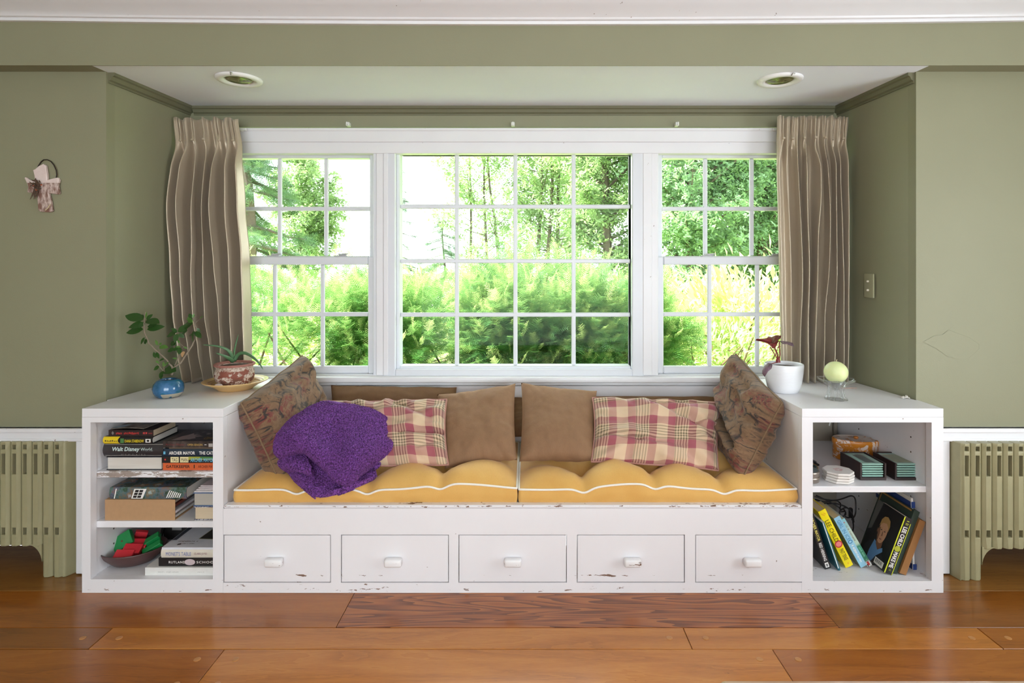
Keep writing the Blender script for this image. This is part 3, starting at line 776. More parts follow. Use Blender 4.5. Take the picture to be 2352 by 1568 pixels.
pillow('cushion', 'rose and cream plaid cushion leaning beside the right floral cushion', *PP((1361, 913, 2.62), (1656, 922, 2.62), (1650, 1080, 2.40), (1358, 1060, 2.40)), .13, PLAID, GP, ear=.045, seed=7.7, wr=.016, piping=RPIPE, uvoff=(.155, .02), creases=((-.1, .85, .6, .2, .016, .09), (-.95, -.28, -.3, -.42, .012, .06), (.1, .82, .9, .86, .010, .06), (-.3, -.42, .4, -.5, .006, .08), (.6, .2, .95, -.15, .008, .07)))
FP = mat('tapestry_piping', srgb(126, 102, 76), .85, .25, 120)
def end_cushion(label, TL, TR, BR, BL, thick, seed, creases):
    t = pillow('cushion', label, TL, TR, BR, BL, thick, FLORAL, GF, ear=.03, seed=seed, wr=.011, q=.34, p=3.4, creases=creases, piping=FP)
    return t
end_cushion('thick floral tapestry cushion leaning on the left bookcase behind the purple throw',
    *PP((553, 925, 2.335), (694, 816, 2.78), (742, 985, 2.70), (640, 1102, 2.325)), .20, 4.2, ((-.1, -.35, .75, -.15, .014, .09), (-.5, .75, .5, .7, .012, .1), (-.7, -.5, -.2, -.6, .012, .08)))
end_cushion('thick floral tapestry cushion leaning on the right bookcase with a deep fold',
    *PP((1690, 812, 2.74), (1797, 925, 2.36), (1706, 1098, 2.325), (1645, 1010, 2.70)), .17, 9.1, ((-.9, -.1, .75, -.45, .040, .08), (-.5, .8, .3, .75, .012, .09), (.1, .5, .8, .2, .010, .1)))
# ------------------------------------------------------------------ seat cushions with tufting and white piping
def seat_cushion(label, px0, px1, seed, tufts_x):
    y0, y1 = F+.030, B-.035
    x0, x1 = X(px0, y0), X(px1, y0); zb = .3255; w_, d_ = x1-x0, y1-y0
    t = thing('seat_cushion', label, 'cushion', ((x0+x1)/2, (y0+y1)/2, zb), 'yellow seat cushions on the window seat')
    tx = [x0+w_*f for f in tufts_x]; ty = [y0+d_*.30, y0+d_*.72]
    def edge_z(x):
        u = (x-x0)/w_
        z = .383+.006*noise.noise(Vector((x*5, seed, 0)))
        for q in tx: z -= .006*math.exp(-((x-q)/.045)**2)
        z += .022*math.exp(-((u-(.80 if seed < 5 else .42))/.16)**2)
        return z
    def top(u, v):
        x = x0+w_*u; y = y0+d_*v
        r_ = .02                                         # rounded corners
        ex = min(u, 1-u)*w_; ey = min(v, 1-v)*d_
        f = (1-math.exp(-(ex/.055)))*(1-math.exp(-(ey/.05)))
        dd = min(math.hypot(x-a, y-c) for a in tx for c in ty)
        puff = .066*f*(1-math.exp(-(dd/.085)**1.6))
        for a in tx:                                     # valleys that join the tufts and run to the seam
            k = math.exp(-((x-a)/.020)**2); puff -= .014*f*k
            kk = max(0, 1-(y-y0)/(d_*.32)); puff -= .012*kk*math.exp(-((x-a)/.03)**2)
        for c in ty: puff -= .014*f*math.exp(-((y-c)/.03)**2)
        # gathers radiating from each tuft
        for a in tx:
            for c in ty:
                r = math.hypot(x-a, y-c)
                if r < .16: puff += .0035*math.sin(math.atan2(y-c, x-a)*9+seed)*math.exp(-(r/.08)**2)*min(1, r/.03)
        puff += .010*f*noise.noise(Vector((x*5, y*5, seed)))+.004*f*noise.noise(Vector((x*16, y*12, seed)))
        return Vector((x, y, edge_z(x)+puff))
    b = MB(); nu, nv = 110, 54
    V = b.grid(top, nu, nv)
    rim = [V[0][i] for i in range(nu)]+[V[j][nu] for j in range(nv)]+[V[nv][nu-i] for i in range(nu)]+[V[nv-j][0] for j in range(nv)]
    cx_, cy_ = (x0+x1)/2, (y0+y1)/2
    prev = rim
    for k in range(1, 7):
        f = k/6; bulge = .011*math.sin(PI*f)-.006*f
        row = []
        for vt in rim:
            p = vt.co; out = Vector((0, 0, 0))
            if abs(p.y-y0) < 1e-5: out.y -= 1
            if abs(p.y-y1) < 1e-5: out.y += 1
            if abs(p.x-x0) < 1e-5: out.x -= .35
            if abs(p.x-x1) < 1e-5: out.x += .35
            wrk = .0035*math.sin(PI*f)*noise.noise(Vector((p.x*26, p.y*26, seed+f*1.5)))
            row.append(b.bm.verts.new(Vector((p.x, p.y, p.z+(zb-p.z)*f))+out*(bulge+wrk)))
        n = len(rim)
        for i in range(n): b.bm.faces.new((prev[i], prev[(i+1) % n], row[(i+1) % n], row[i]))
        prev = row
    b.bm.faces.new(prev)
    pts = [v.co.copy() for v in rim]
    b.build('cover', YELLOW, t, smooth=True)
    MB().tube([p+Vector((0, -.001, .001)) for p in pts], .0042, 8, closed=True).build('piping', CORD, t, smooth=True)
    for a in tx:
        for c in ty[:1]:
            MB().lathe([(.001, .004), (.007, .003), (.009, 0), (.007, -.002)], (a, c, top((a-x0)/w_, (c-y0)/d_).z+.001), 12).build('tuft_button', YELLOW, t, smooth=True)
    return t
seat_cushion('yellow tufted seat cushion with white piping on the left half of the bench', 539, 1187, 2, (.22, .47, .73))
seat_cushion('yellow tufted seat cushion with white piping on the right half of the bench', 1192, 1829, 6, (.235, .49, .74))
# ------------------------------------------------------------------ purple throw
def throw():
    t = thing('throw_blanket', 'fluffy purple fleece throw heaped over the left cushions', 'blanket', tuple(P(745, 1090, 2.3)), None)
    s = Nodes('purple_fleece'); n = s.thresh(s.noise(190, 3), .36, .64); n2 = s.noise(11, 3)
    c = s.mix(n, srgb(44, 16, 64), srgb(146, 84, 180)); s.set(Base_Color=s.mix(s.math('MULTIPLY', n2, .4), c, srgb(104, 40, 104)), Roughness=.95, Sheen_Weight=.2, Sheen_Tint=srgb(170, 120, 200))
    vo = s.n('TexVoronoi', i_Scale=210.0); s.put(vo.inputs['Vector'], s.co()); s.bump(s.math('SUBTRACT', 1.0, vo.outputs['Distance']), .8, .004)
    def cr(p0, p1, p2, p3, f):
        return .5*((2*p1)+(p2-p0)*f+(2*p0-5*p1+4*p2-p3)*f*f+(3*p1-p0-3*p2+p3)*f**3)
    def net(rows, nu, nv):
        R = [[P(*q) for q in r] for r in rows]
        def ev(u, v):
            def along(r):
                x = u*(len(r)-1); i = min(int(x), len(r)-2); f = x-i
                g = lambda k: r[max(0, min(len(r)-1, k))]
                return cr(g(i-1), g(i), g(i+1), g(i+2), f)
            col = [along(r) for r in R]
            x = v*(len(col)-1); i = min(int(x), len(col)-2); f = x-i; g = lambda k: col[max(0, min(len(col)-1, k))]
            p = cr(g(i-1), g(i), g(i+1), g(i+2), f)
            k = noise.noise(Vector((p.x*9, p.z*9, p.y*9)))*.014+noise.noise(Vector((p.x*24, p.z*24, p.y*20)))*.006+.009*math.sin((p.x*.75+p.z*.65)*52+4*noise.noise(Vector((p.x*7, p.z*7, 2))))*noise.noise(Vector((p.x*5+3, p.z*5, 8)))*1.6
            return p+Vector((0, -k, k*.5))
        return ev
    under = net([[(672, 1012, 2.44), (720, 1010, 2.44), (780, 1010, 2.44), (850, 1012, 2.46), (893, 1012, 2.47)],
                 [(648, 1045, 2.36), (700, 1045, 2.345), (760, 1060, 2.345), (830, 1055, 2.39), (880, 1050, 2.42)],
                 [(662, 1078, 2.335), (702, 1084, 2.305), (765, 1100, 2.305), (825, 1090, 2.34), (864, 1078, 2.385)],
                 [(688, 1104, 2.300), (712, 1118, 2.258), (772, 1124, 2.266), (822, 1106, 2.30), (862, 1088, 2.345)],
                 [(716, 1120, 2.258), (735, 1142, 2.234), (776, 1130, 2.242), (822, 1114, 2.270), (862, 1098, 2.325)]], 40, 40)
    upper = net([[(716, 962, 2.56), (746, 938, 2.60), (800, 940, 2.60), (850, 948, 2.58), (884, 956, 2.55)],
                 [(664, 968, 2.43), (738, 928, 2.50), (800, 932, 2.50), (852, 944, 2.50), (886, 962, 2.49)],
                 [(640, 1000, 2.345), (700, 956, 2.36), (780, 962, 2.40), (840, 972, 2.395), (886, 990, 2.44)],
                 [(636, 1030, 2.315), (676, 990, 2.262), (760, 1006, 2.315), (828, 1010, 2.30), (882, 1016, 2.39)],
                 [(645, 1046, 2.305), (690, 1018, 2.228), (756, 1044, 2.232), (820, 1052, 2.225), (872, 1034, 2.355)],
                 [(664, 1048, 2.335), (700, 1032, 2.256), (748, 1066, 2.226), (798, 1104, 2.212), (846, 1064, 2.315)],
                 [(690, 1040, 2.40), (704, 1036, 2.32), (744, 1068, 2.285), (790, 1104, 2.262), (828, 1076, 2.34)]], 50, 50)
    side = net([[(845, 985, 2.46), (872, 998, 2.43), (894, 1014, 2.42)], [(850, 1020, 2.42), (876, 1014, 2.375), (898, 1024, 2.40)],
                [(824, 1062, 2.34), (854, 1044, 2.325), (888, 1036, 2.385)], [(806, 1098, 2.285), (832, 1080, 2.29), (870, 1052, 2.365)], [(812, 1090, 2.34), (838, 1076, 2.34), (862, 1056, 2.40)]], 24, 24)
    roll = net([[(640, 1050, 2.37), (668, 1040, 2.32), (700, 1046, 2.31)], [(646, 1066, 2.325), (676, 1064, 2.272), (716, 1078, 2.27)], [(664, 1078, 2.325), (690, 1078, 2.28), (724, 1090, 2.285)]], 20, 16)
    b = MB()
    b.grid(upper, 60, 64); b.grid(under, 50, 44); b.grid(side, 26, 34); b.grid(roll, 24, 20)
    o = b.build('fleece', s.m, t, smooth=True, fix=False)
    solidify(o, .020, 0); subsurf(o, 1)
    # tufts of pile
    base = wloc(o); pos = []; nr = []
    for f in o.data.polygons:
        for _ in range(4):
            vs = [o.data.vertices[i].co for i in f.vertices]; a, c = random.random(), random.random()
            p = vs[0].lerp(vs[1], a).lerp(vs[3].lerp(vs[2], a), c)
            nn = f.normal.copy()
            if nn.y > 0: nn = -nn
            pos.append(p+nn*.010); nr.append((nn+Vector((random.gauss(0, .5), random.gauss(0, .4), random.gauss(0, .5)))).normalized())
    pos = np.array([tuple(p) for p in pos]); az = np.array([tuple(v) for v in nr])
    rx = np.random.normal(size=pos.shape); ax = np.cross(az, rx); ax /= np.linalg.norm(ax, axis=1)[:, None]; ay = np.cross(az, ax)
    sc_ = np.random.uniform(.0052, .0084, (len(pos), 1))
    tv = np.array([(-.32, -.32, -.2), (.32, -.32, -.2), (.32, .32, -.2), (-.32, .32, -.2), (-.3, -.3, .55), (.3, -.25, .5), (.3, .3, .6), (-.25, .3, .5), (0.1, .1, .9)])
    tf = np.array([(0, 1, 5, 4), (1, 2, 6, 5), (2, 3, 7, 6), (3, 0, 4, 7), (4, 5, 6, 7)])
    me = scatter_mesh('pile', tv[:8], tf, pos, ax*sc_, ay*sc_, az*sc_)
    pl = link('pile', me, s.m, t, smooth=True, local=True); pl['kind'] = 'stuff'
throw()
# ------------------------------------------------------------------ curtains
def satin(name, col):
    s = Nodes(name); c = srgb(*col)
    l = s.noise(500, 2, s.co('Object', (1, 1, .03)))
    s.set(Base_Color=s.mix(l, lin(c, .88), lin(c, 1.1)), Roughness=.33, Metallic=.3, Sheen_Weight=.2, Specular_IOR_Level=.6)
    s.bump(l, .1, .0006)
    tr = s.n('BsdfTranslucent'); tr.inputs[0].default_value = lin(c, .9)
    mx = s.n('MixShader', i_0=.07); s.put(mx.inputs[1], s.b.outputs[0]); s.put(mx.inputs[2], tr.outputs[0]); s.t.links.new(mx.outputs[0], s.out.inputs[0])
    return s.m
SATIN = satin('taupe_satin', (196, 180, 156))
def curtain(label, rows, ybase, nf, seed, pleats, lean=0, smooth=0):
    """rows: (z, left x, right x, fold depth) from the heading to the hem"""
    zt, zb = rows[0][0], rows[-1][0]
    t = thing('curtain', label, 'curtain', ((rows[-1][1]+rows[-1][2])/2, ybase, zb), 'pinch pleated taupe curtains')
    nu, nv = 260, 70
    def at(v):
        z = zt+(zb-zt)*v
        for a, c in zip(rows, rows[1:]):
            if a[0] >= z >= c[0]-1e-9:
                f = (a[0]-z)/(a[0]-c[0]) if a[0] > c[0] else 0
                f = f*f*(3-2*f)
                return z, a[1]+(c[1]-a[1])*f, a[2]+(c[2]-a[2])*f, a[3]+(c[3]-a[3])*f
        return z, *rows[-1][1:]
    vh = .085                                            # height of the pleat heading
    def fn(u, v):
        z, xl, xr, A = at(v)
        k = max(0, min(1, (v-vh*.9)/.12)); k = k*k*(3-2*k)
        dr = noise.noise(Vector((u*3.0, v*1.6, seed)))*.085*k+noise.noise(Vector((u*7, v*3.5, seed+4)))*.024*k+lean*v*.04*math.sin(PI*u)
        uu = u+dr*math.sin(PI*u)
        ph = 2*PI*nf*uu
        wv = math.sin(ph)+.34*math.sin(2*ph+seed)*noise.noise(Vector((u*4, seed, v)))*2+.40*noise.noise(Vector((u*9, v*1.2, seed+8)))
        y = -1.9*A*wv*(.35+.65*k)*(1-smooth*k*math.exp(-(u/.24)**4))
        # pinch pleats: three narrow fingers at each heading pleat, knotted at their foot
        hd = 1-k
        if hd > 0:
            cu = (u*pleats) % 1.0; g = math.exp(-((cu-.5)/.17)**2)
            fan = max(0, 1-v/vh)
            y -= hd*(g*(.012+.012*math.cos((cu-.5)*2*PI*5.2)*(.4+.6*fan))-.006)
            y -= hd*.014*math.exp(-((v-vh)/.02)**2)*g
        xx = xl+(xr-xl)*u+A*.35*math.cos(ph)*k*math.sin(PI*u)
        zz = z+(.006*math.sin(u*pleats*2*PI)+.004*noise.noise(Vector((u*12, seed, 1))) if v < .02 else 0)*(1-v/.02)
        y += .010*noise.noise(Vector((u*5, v*5, seed+2)))*k
        return Vector((xx, ybase+y, zz))
    b = MB(); b.grid(fn, nu, nv)
    o = b.build('cloth', SATIN, t, smooth=True); solidify(o, .0025, 0)
    # stitched knots at the foot of each pleat and a header tape behind
    for i in range(pleats):
        u = (i+.5)/pleats; p = fn(u, vh)
        k = MB(); k.box(p.x-.006, p.x+.006, p.y-.006, p.y+.004, p.z-.005, p.z+.005, bev=.002); k.build('pleat_stitch', SATIN, t)
    return t
yc = 2.77
curtain('taupe satin curtain crumpled at its hem on the left bookcase', [(Z(272, yc), X(397, yc), X(546, yc), .020), (Z(345, yc), X(404, yc), X(556, yc), .024), (Z(470, yc), X(396, yc), X(563, yc), .030),
    (Z(600, yc), X(402, yc), X(573, yc), .030), (Z(720, yc), X(408, yc), X(577, yc), .032), (Z(800, yc), X(420, yc), X(579, yc), .032), (.709, X(428, yc), X(580, yc), .028)], yc, 6.5, 3.1, 5, lean=1)
curtain('taupe satin curtain hanging straight behind the white plant pot', [(Z(268, yc), X(1786, yc), X(1950, yc), .018), (Z(345, yc), X(1784, yc), X(1944, yc), .024), (Z(500, yc), X(1787, yc), X(1943, yc), .026),
    (Z(650, yc), X(1790, yc), X(1942, yc), .028), (.709, X(1793, yc), X(1942, yc), .028)], yc, 8.5, 12.4, 7, smooth=.8)
# curtain track end showing at the left
t = thing('curtain_track', 'slim white curtain track running behind the curtain headings', 'curtain track', (X(1170, 2.84), 2.84, Z(296, 2.84)))
mw = mat('white_plastic', srgb(225, 225, 222), .4)
for xa, xb in ((AL[1]+.02, X(566, 2.84)), (X(1776, 2.84), AR[1]-.02)):
    box_obj('rail', mw, t, xa, xb, 2.835, 2.846, Z(300, 2.84), Z(294, 2.84), bev=.002)
    for q in (xa+.05, xb-.03): box_obj('bracket', mw, t, q-.006, q+.006, 2.846, 2.862, Z(300, 2.84), Z(294, 2.84), bev=.001)
# ------------------------------------------------------------------ things standing on the bookcases
ZT = .7052
def leaf_mesh(name, m, w=.36, tip=.6, fold=.10, curl=.12, n=6):
    """unit leaf from the origin along +y, facing +z"""
    b = MB(); rows = []
    for j in range(n+1):
        f = j/n; wd = w*math.sin(PI*min(1, f**(tip)*.97+.03))**.8*.5 if j < n else .004
        z = -curl*f*f
        rows.append([b.bm.verts.new((-wd, f, z+fold*wd)), b.bm.verts.new((0, f, z)), b.bm.verts.new((wd, f, z+fold*wd))])
    for j in range(n):
        for k in range(2): b.bm.faces.new((rows[j][k], rows[j][k+1], rows[j+1][k+1], rows[j+1][k]))
    me = b.mesh(name); me.materials.append(m); me.polygons.foreach_set('use_smooth', [True]*len(me.polygons))
    return me
def leaf_at(me, parent, p, tip, up, wscale=1, name='leaf'):
    p, tip = Vector(p), Vector(tip); d = tip-p; L = d.length; y = d.normalized(); x = y.cross(Vector(up)).normalized(); z = x.cross(y)
    o = link(name, me, None, parent, local=True)
    M_ = Matrix(((x.x*L*wscale, y.x*L, z.x*L, 0), (x.y*L*wscale, y.y*L, z.y*L, 0), (x.z*L*wscale, y.z*L, z.z*L, 0), (0, 0, 0, 1)))
    M_.translation = p-wloc(parent); o.matrix_local = M_
    return o
LEAF_D = leaf_mesh('leaf', mat('dark_glossy_leaf', srgb(52, 86, 38), .3, .3, 60, trans=.25), .40, .85)
LEAF_L = leaf_mesh('leaf', mat('young_leaf', srgb(92, 132, 62), .35, .25, 60, trans=.3), .40, .85)
SOIL = mat('potting_soil', srgb(62, 46, 36), .95, .5, 120, bump=.6, bscale=200)
def plant_blue():
    yd = 2.44
    cx, cz = X(387, yd), ZT
    t = thing('potted_plant', 'leafy jade-like plant with twisted bare stems in a round blue pot', 'plant', (cx, yd, cz))
    s = Nodes('blue_glaze'); sep = s.n('SeparateXYZ'); s.put(sep.inputs[0], s.co())
    n = s.noise(22, 4); n2 = s.noise(16, 3, s.co('Object', (1, 1, 2.2)))
    c = s.mix(s.thresh(n, .35, .65), srgb(26, 82, 116), srgb(62, 112, 158)); c = s.mix(s.thresh(n2, .52, .62), c, srgb(16, 92, 116))
    lo = s.math('MULTIPLY', s.thresh(s.noise(26, 2), .50, .53), s.math('LESS_THAN', sep.outputs[2], .020))
    c = s.mix(lo, c, srgb(166, 158, 142)); s.set(Base_Color=c, Roughness=.1, Coat_Weight=.4)
    R = .0592
    b = MB(); b.lathe([(.034, 0), (.045, .003), (.056, .018), (R, .036), (.056, .055), (.046, .068), (.036, .0745), (.0315, .075), (.030, .072), (.030, .062)], (cx, yd, cz), 44, caps=False)
    b.lathe([(.0001, .001), (.034, .0)], (cx, yd, cz), 44, caps=False); b.build('pot', s.m, t, smooth=True)
    b = MB(); b.lathe([(.0305, .060), (.0305, .066), (.018, .069), (.001, .070)], (cx, yd, cz), 24); b.build('soil', SOIL, t)
    q = lambda zx, zy, dy=0: P(230+zx/4.704, 660+zy/4.704, yd+dy)
    bark = mat('grey_brown_bark', srgb(132, 118, 102), .8, .35, 90, bump=.5, bscale=160)
    def stem(pts, r0, r1):
        b = MB(); n = len(pts); P_ = []
        for i in range(len(pts)-1):
            for k in range(4):
                f = k/4; P_.append(pts[i].lerp(pts[i+1], f)+Vector((random.gauss(0, .0007), random.gauss(0, .0007), random.gauss(0, .0007))))
        P_.append(pts[-1]); m_ = len(P_)
        b.tube(P_, [r0+(r1-r0)*i/(m_-1)+random.uniform(-.0004, .0006) for i in range(m_)], 8); return b.build('stem', bark, t, smooth=True)
    stem([q(770, 945), q(785, 900), q(775, 850), q(700, 765), q(620, 690), q(530, 605), (q(485, 500, -.02)), q(470, 400, -.02), q(480, 340, -.02), q(492, 265, -.02)], .0042, .0012)
    stem([q(775, 945), q(800, 865), q(870, 815), q(925, 730, .02), q(985, 640, .03), q(1025, 560, .04), q(1040, 450, .04), q(1015, 370, .04), q(990, 320, .04)], .0044, .0016)
    stem([q(805, 845), q(840, 770), q(850, 700, .02), q(905, 640, .03), q(860, 600, .03)], .0022, .0012)
    stem([q(640, 695), q(640, 640), q(625, 600)], .0018, .001); stem([q(700, 930), q(690, 880), q(695, 840)], .002, .001); stem([q(700, 925), q(640, 850), q(600, 790)], .0016, .001)
    stem([q(850, 720, .02), q(800, 650, .03), q(810, 560, .03), q(830, 480, .03)], .002, .001)
    stem([q(1040, 380, .04), (q(1080, 335, .04))], .0014, .0008)
    L = [(460,345,262,288,0,0),(462,350,385,300,.03,0),(470,385,300,425,-.02,0),(462,452,270,478,-.01,0),(500,345,562,288,0,0),(505,352,632,372,-.03,0),(512,425,612,382,0,0),(510,452,692,410,.02,0),(520,430,600,395,.03,0),(472,372,420,430,-.03,0),(490,330,498,262,0,1),
        (480,540,432,612,-.01,0),(485,560,500,615,.02,0),(625,625,592,565,0,1),(632,632,662,590,.02,1),(640,640,725,640,-.02,1),(600,760,575,700,-.01,0),(610,700,632,770,0,0),(600,790,640,820,0,1),(640,850,570,890,0,0),(640,790,690,765,0,0),(695,850,730,805,-.02,1),(690,860,680,800,0,1),(700,880,800,890,-.03,0),(680,900,640,965,-.03,0),(660,930,655,985,-.02,0),
        (830,480,705,520,.03,0),(832,478,770,440,.0,0),(835,475,905,470,.04,0),(840,478,960,400,.03,0),(845,500,910,540,.02,0),(830,500,805,590,.0,0),(870,520,905,505,.03,0),(800,600,740,650,.04,0),(810,620,760,580,.04,0),(800,660,720,690,.02,0),(790,680,850,640,.02,0),(830,660,880,720,.03,0),(860,650,850,720,.0,0),(905,640,940,660,.02,1),(860,600,830,560,.02,1),(870,640,820,640,.0,1),
        (990,330,955,280,.03,0),(995,325,1005,290,.06,1),(1000,330,1010,280,.02,1),(985,345,930,320,.05,1),(1080,335,1110,300,.04,1),(1000,390,890,430,.05,0),(990,400,885,390,.06,0),(1010,470,985,590,.02,0),(1030,480,1090,540,.05,0),(1045,470,1070,540,.03,0),(1020,500,960,500,.05,0),(1000,370,940,350,.04,1),(1045,440,1085,480,.03,0),(940,470,870,490,.04,0),(840,760,820,700,.0,1),(830,770,780,760,.01,1)]
    for k, (ax, ay, bx, by, dy, lt) in enumerate(L):
        a = q(ax, ay, .0 if ax < 700 else .02); e = q(bx, by, dy)
        up = Vector((random.uniform(-.4, .4), -.75+random.uniform(-.3, .3), .55))
        leaf_at(LEAF_L if lt else LEAF_D, t, a, e, up, 1.15 if lt else 1.4)
    leaf_at(leaf_mesh('leaf', mat('dead_leaf', srgb(176, 138, 98), .6)), t, q(900, 690, .01), q(882, 750, -.01), (0, -1, .3), 1.6)['label'] = 'withered tan leaf'
plant_blue()
def plate_and_terracotta():
    yd = 2.60; cx = X(536, 2.58)
    pl = thing('shallow_bowl', 'shallow yellow glazed bowl used as a saucer under the terracotta pot', 'bowl', (cx, yd, ZT))
    s = Nodes('yellow_glaze'); n = s.noise(3, 2); s.set(Base_Color=s.mix(n, srgb(214, 170, 106), srgb(230, 192, 134)), Roughness=.25, Coat_Weight=.3)
    b = MB(); b.lathe([(.001, .004), (.062, .004), (.066, 0), (.070, 0), (.074, .005), (.100, .022), (.133, .037), (.136, .040), (.133, .0415), (.098, .027), (.072, .0115), (.06, .009), (.001, .009)], (cx, yd, ZT), 56, caps=False)
    b.build('bowl_body', s.m, pl, smooth=True)
    rg = MB()
    for r_, z_ in ((.088, .0205), (.100, .0285), (.112, .0335)): rg.lathe([(r_-.0012, z_), (r_, z_+.0012), (r_+.0012, z_+.001)], (cx, yd, ZT), 48, caps=False)
    rg.build('glaze_rings', mat('brown_glaze_ring', srgb(146, 104, 60), .3), pl, smooth=True)
    px = X(539, yd); z0 = ZT+.0096; py_ = yd
    t = thing('potted_plant', 'spiky aloe in a flaking terracotta pot standing in a yellow bowl', 'plant', (px, py_, z0))
    s = Nodes('flaking_terracotta'); sep = s.n('SeparateXYZ'); s.put(sep.inputs[0], s.co())
    fl = s.thresh(s.noise(24, 4, s.co('Object', (1, 1, 1.5)), .6), .47, .52); fine = s.thresh(s.noise(110, 3), .45, .55)
    rim = s.math('GREATER_THAN', sep.outputs[2], .097); lowz = s.math('LESS_THAN', sep.outputs[2], .045); topz = s.math('GREATER_THAN', sep.outputs[2], .078)
    red = s.mix(s.noise(40), srgb(118, 62, 48), srgb(142, 82, 66)); wht = s.mix(fine, srgb(206, 188, 176), srgb(170, 146, 130))
    fl2 = s.math('MAXIMUM', s.math('MULTIPLY', fl, s.math('SUBTRACT', 1, s.math('MULTIPLY', fine, lowz))), s.math('MULTIPLY', topz, s.thresh(s.noise(30, 3), .38, .45)))
    c = s.mix(fl2, red, wht); c = s.mix(s.math('MULTIPLY', lowz, s.math('MULTIPLY', s.math('SUBTRACT', 1, fl), .5)), c, srgb(92, 74, 60)); c = s.mix(rim, c, s.mix(s.noise(50), srgb(148, 92, 82), srgb(170, 116, 104)))
    s.set(Base_Color=c, Roughness=.75); s.bump(fl, .5, .003)
    b = MB(); b.lathe([(.050, 0), (.062, .008), (.077, .032), (.082, .052), (.080, .070), (.074, .086), (.077, .093), (.084, .098), (.0845, .104), (.081, .107), (.072, .103), (.068, .092)], (px, py_, z0), 48, caps=False)
    b.lathe([(.001, .001), (.05, 0)], (px, py_, z0), 48, caps=False); b.build('pot', s.m, t, smooth=True)
    MB().lathe([(.070, .088), (.070, .094), (.03, .099), (.001, .100)], (px, py_, z0), 28).build('soil', SOIL, t)
    q = lambda zx, zy, dy=0: P(230+zx/4.704, 660+zy/4.704, py_+dy)
    al = mat('aloe_green', srgb(84, 120, 82), .4, .25, 50)
    for pts, w0 in (([(1435, 790, 0), (1415, 715, -.01), (1370, 665, -.02), (1270, 630, -.03), (1098, 618, -.04)], .0085), ([(1440, 785, 0), (1440, 730, .01), (1460, 630, .03), (1495, 505, .05)], .0055),
                    ([(1445, 790, 0), (1490, 715, 0), (1570, 700, -.01), (1660, 755, -.03), (1725, 820, -.05), (1760, 885, -.06)], .009), ([(1430, 795, -.01), (1400, 765, -.04), (1330, 735, -.07), (1250, 705, -.09)], .009),
                    ([(1440, 790, .0), (1425, 745, .02), (1395, 690, .04)], .006)):
        P_ = [q(*p) for p in pts]; fine_ = []
        for i in range(len(P_)-1):
            for k in range(3): fine_.append(P_[i].lerp(P_[i+1], k/3))
        fine_.append(P_[-1]); n = len(fine_)
        for _ in range(2): fine_ = [fine_[0]]+[(fine_[i-1]+fine_[i]*2+fine_[i+1])/4 for i in range(1, n-1)]+[fine_[-1]]
        MB().tube(fine_, [w0*(1-i/(n-1))**.6+.0006 for i in range(n)], 7).build('leaf', al, t, smooth=True)
    pb = thing('pebble', 'white pebble lying in the yellow bowl beside the terracotta pot', 'stone', (X(500, 2.53), 2.53, ZT+.021))
    MB().lathe([(.001, -.010), (.012, -.006), (.015, 0), (.011, .006), (.001, .008)], (X(502, 2.52), 2.52, ZT+.031), 14, sx=1.2, sy=.8).build('stone', mat('white_pebble', srgb(226, 218, 212), .5), pb, smooth=True)
plate_and_terracotta()
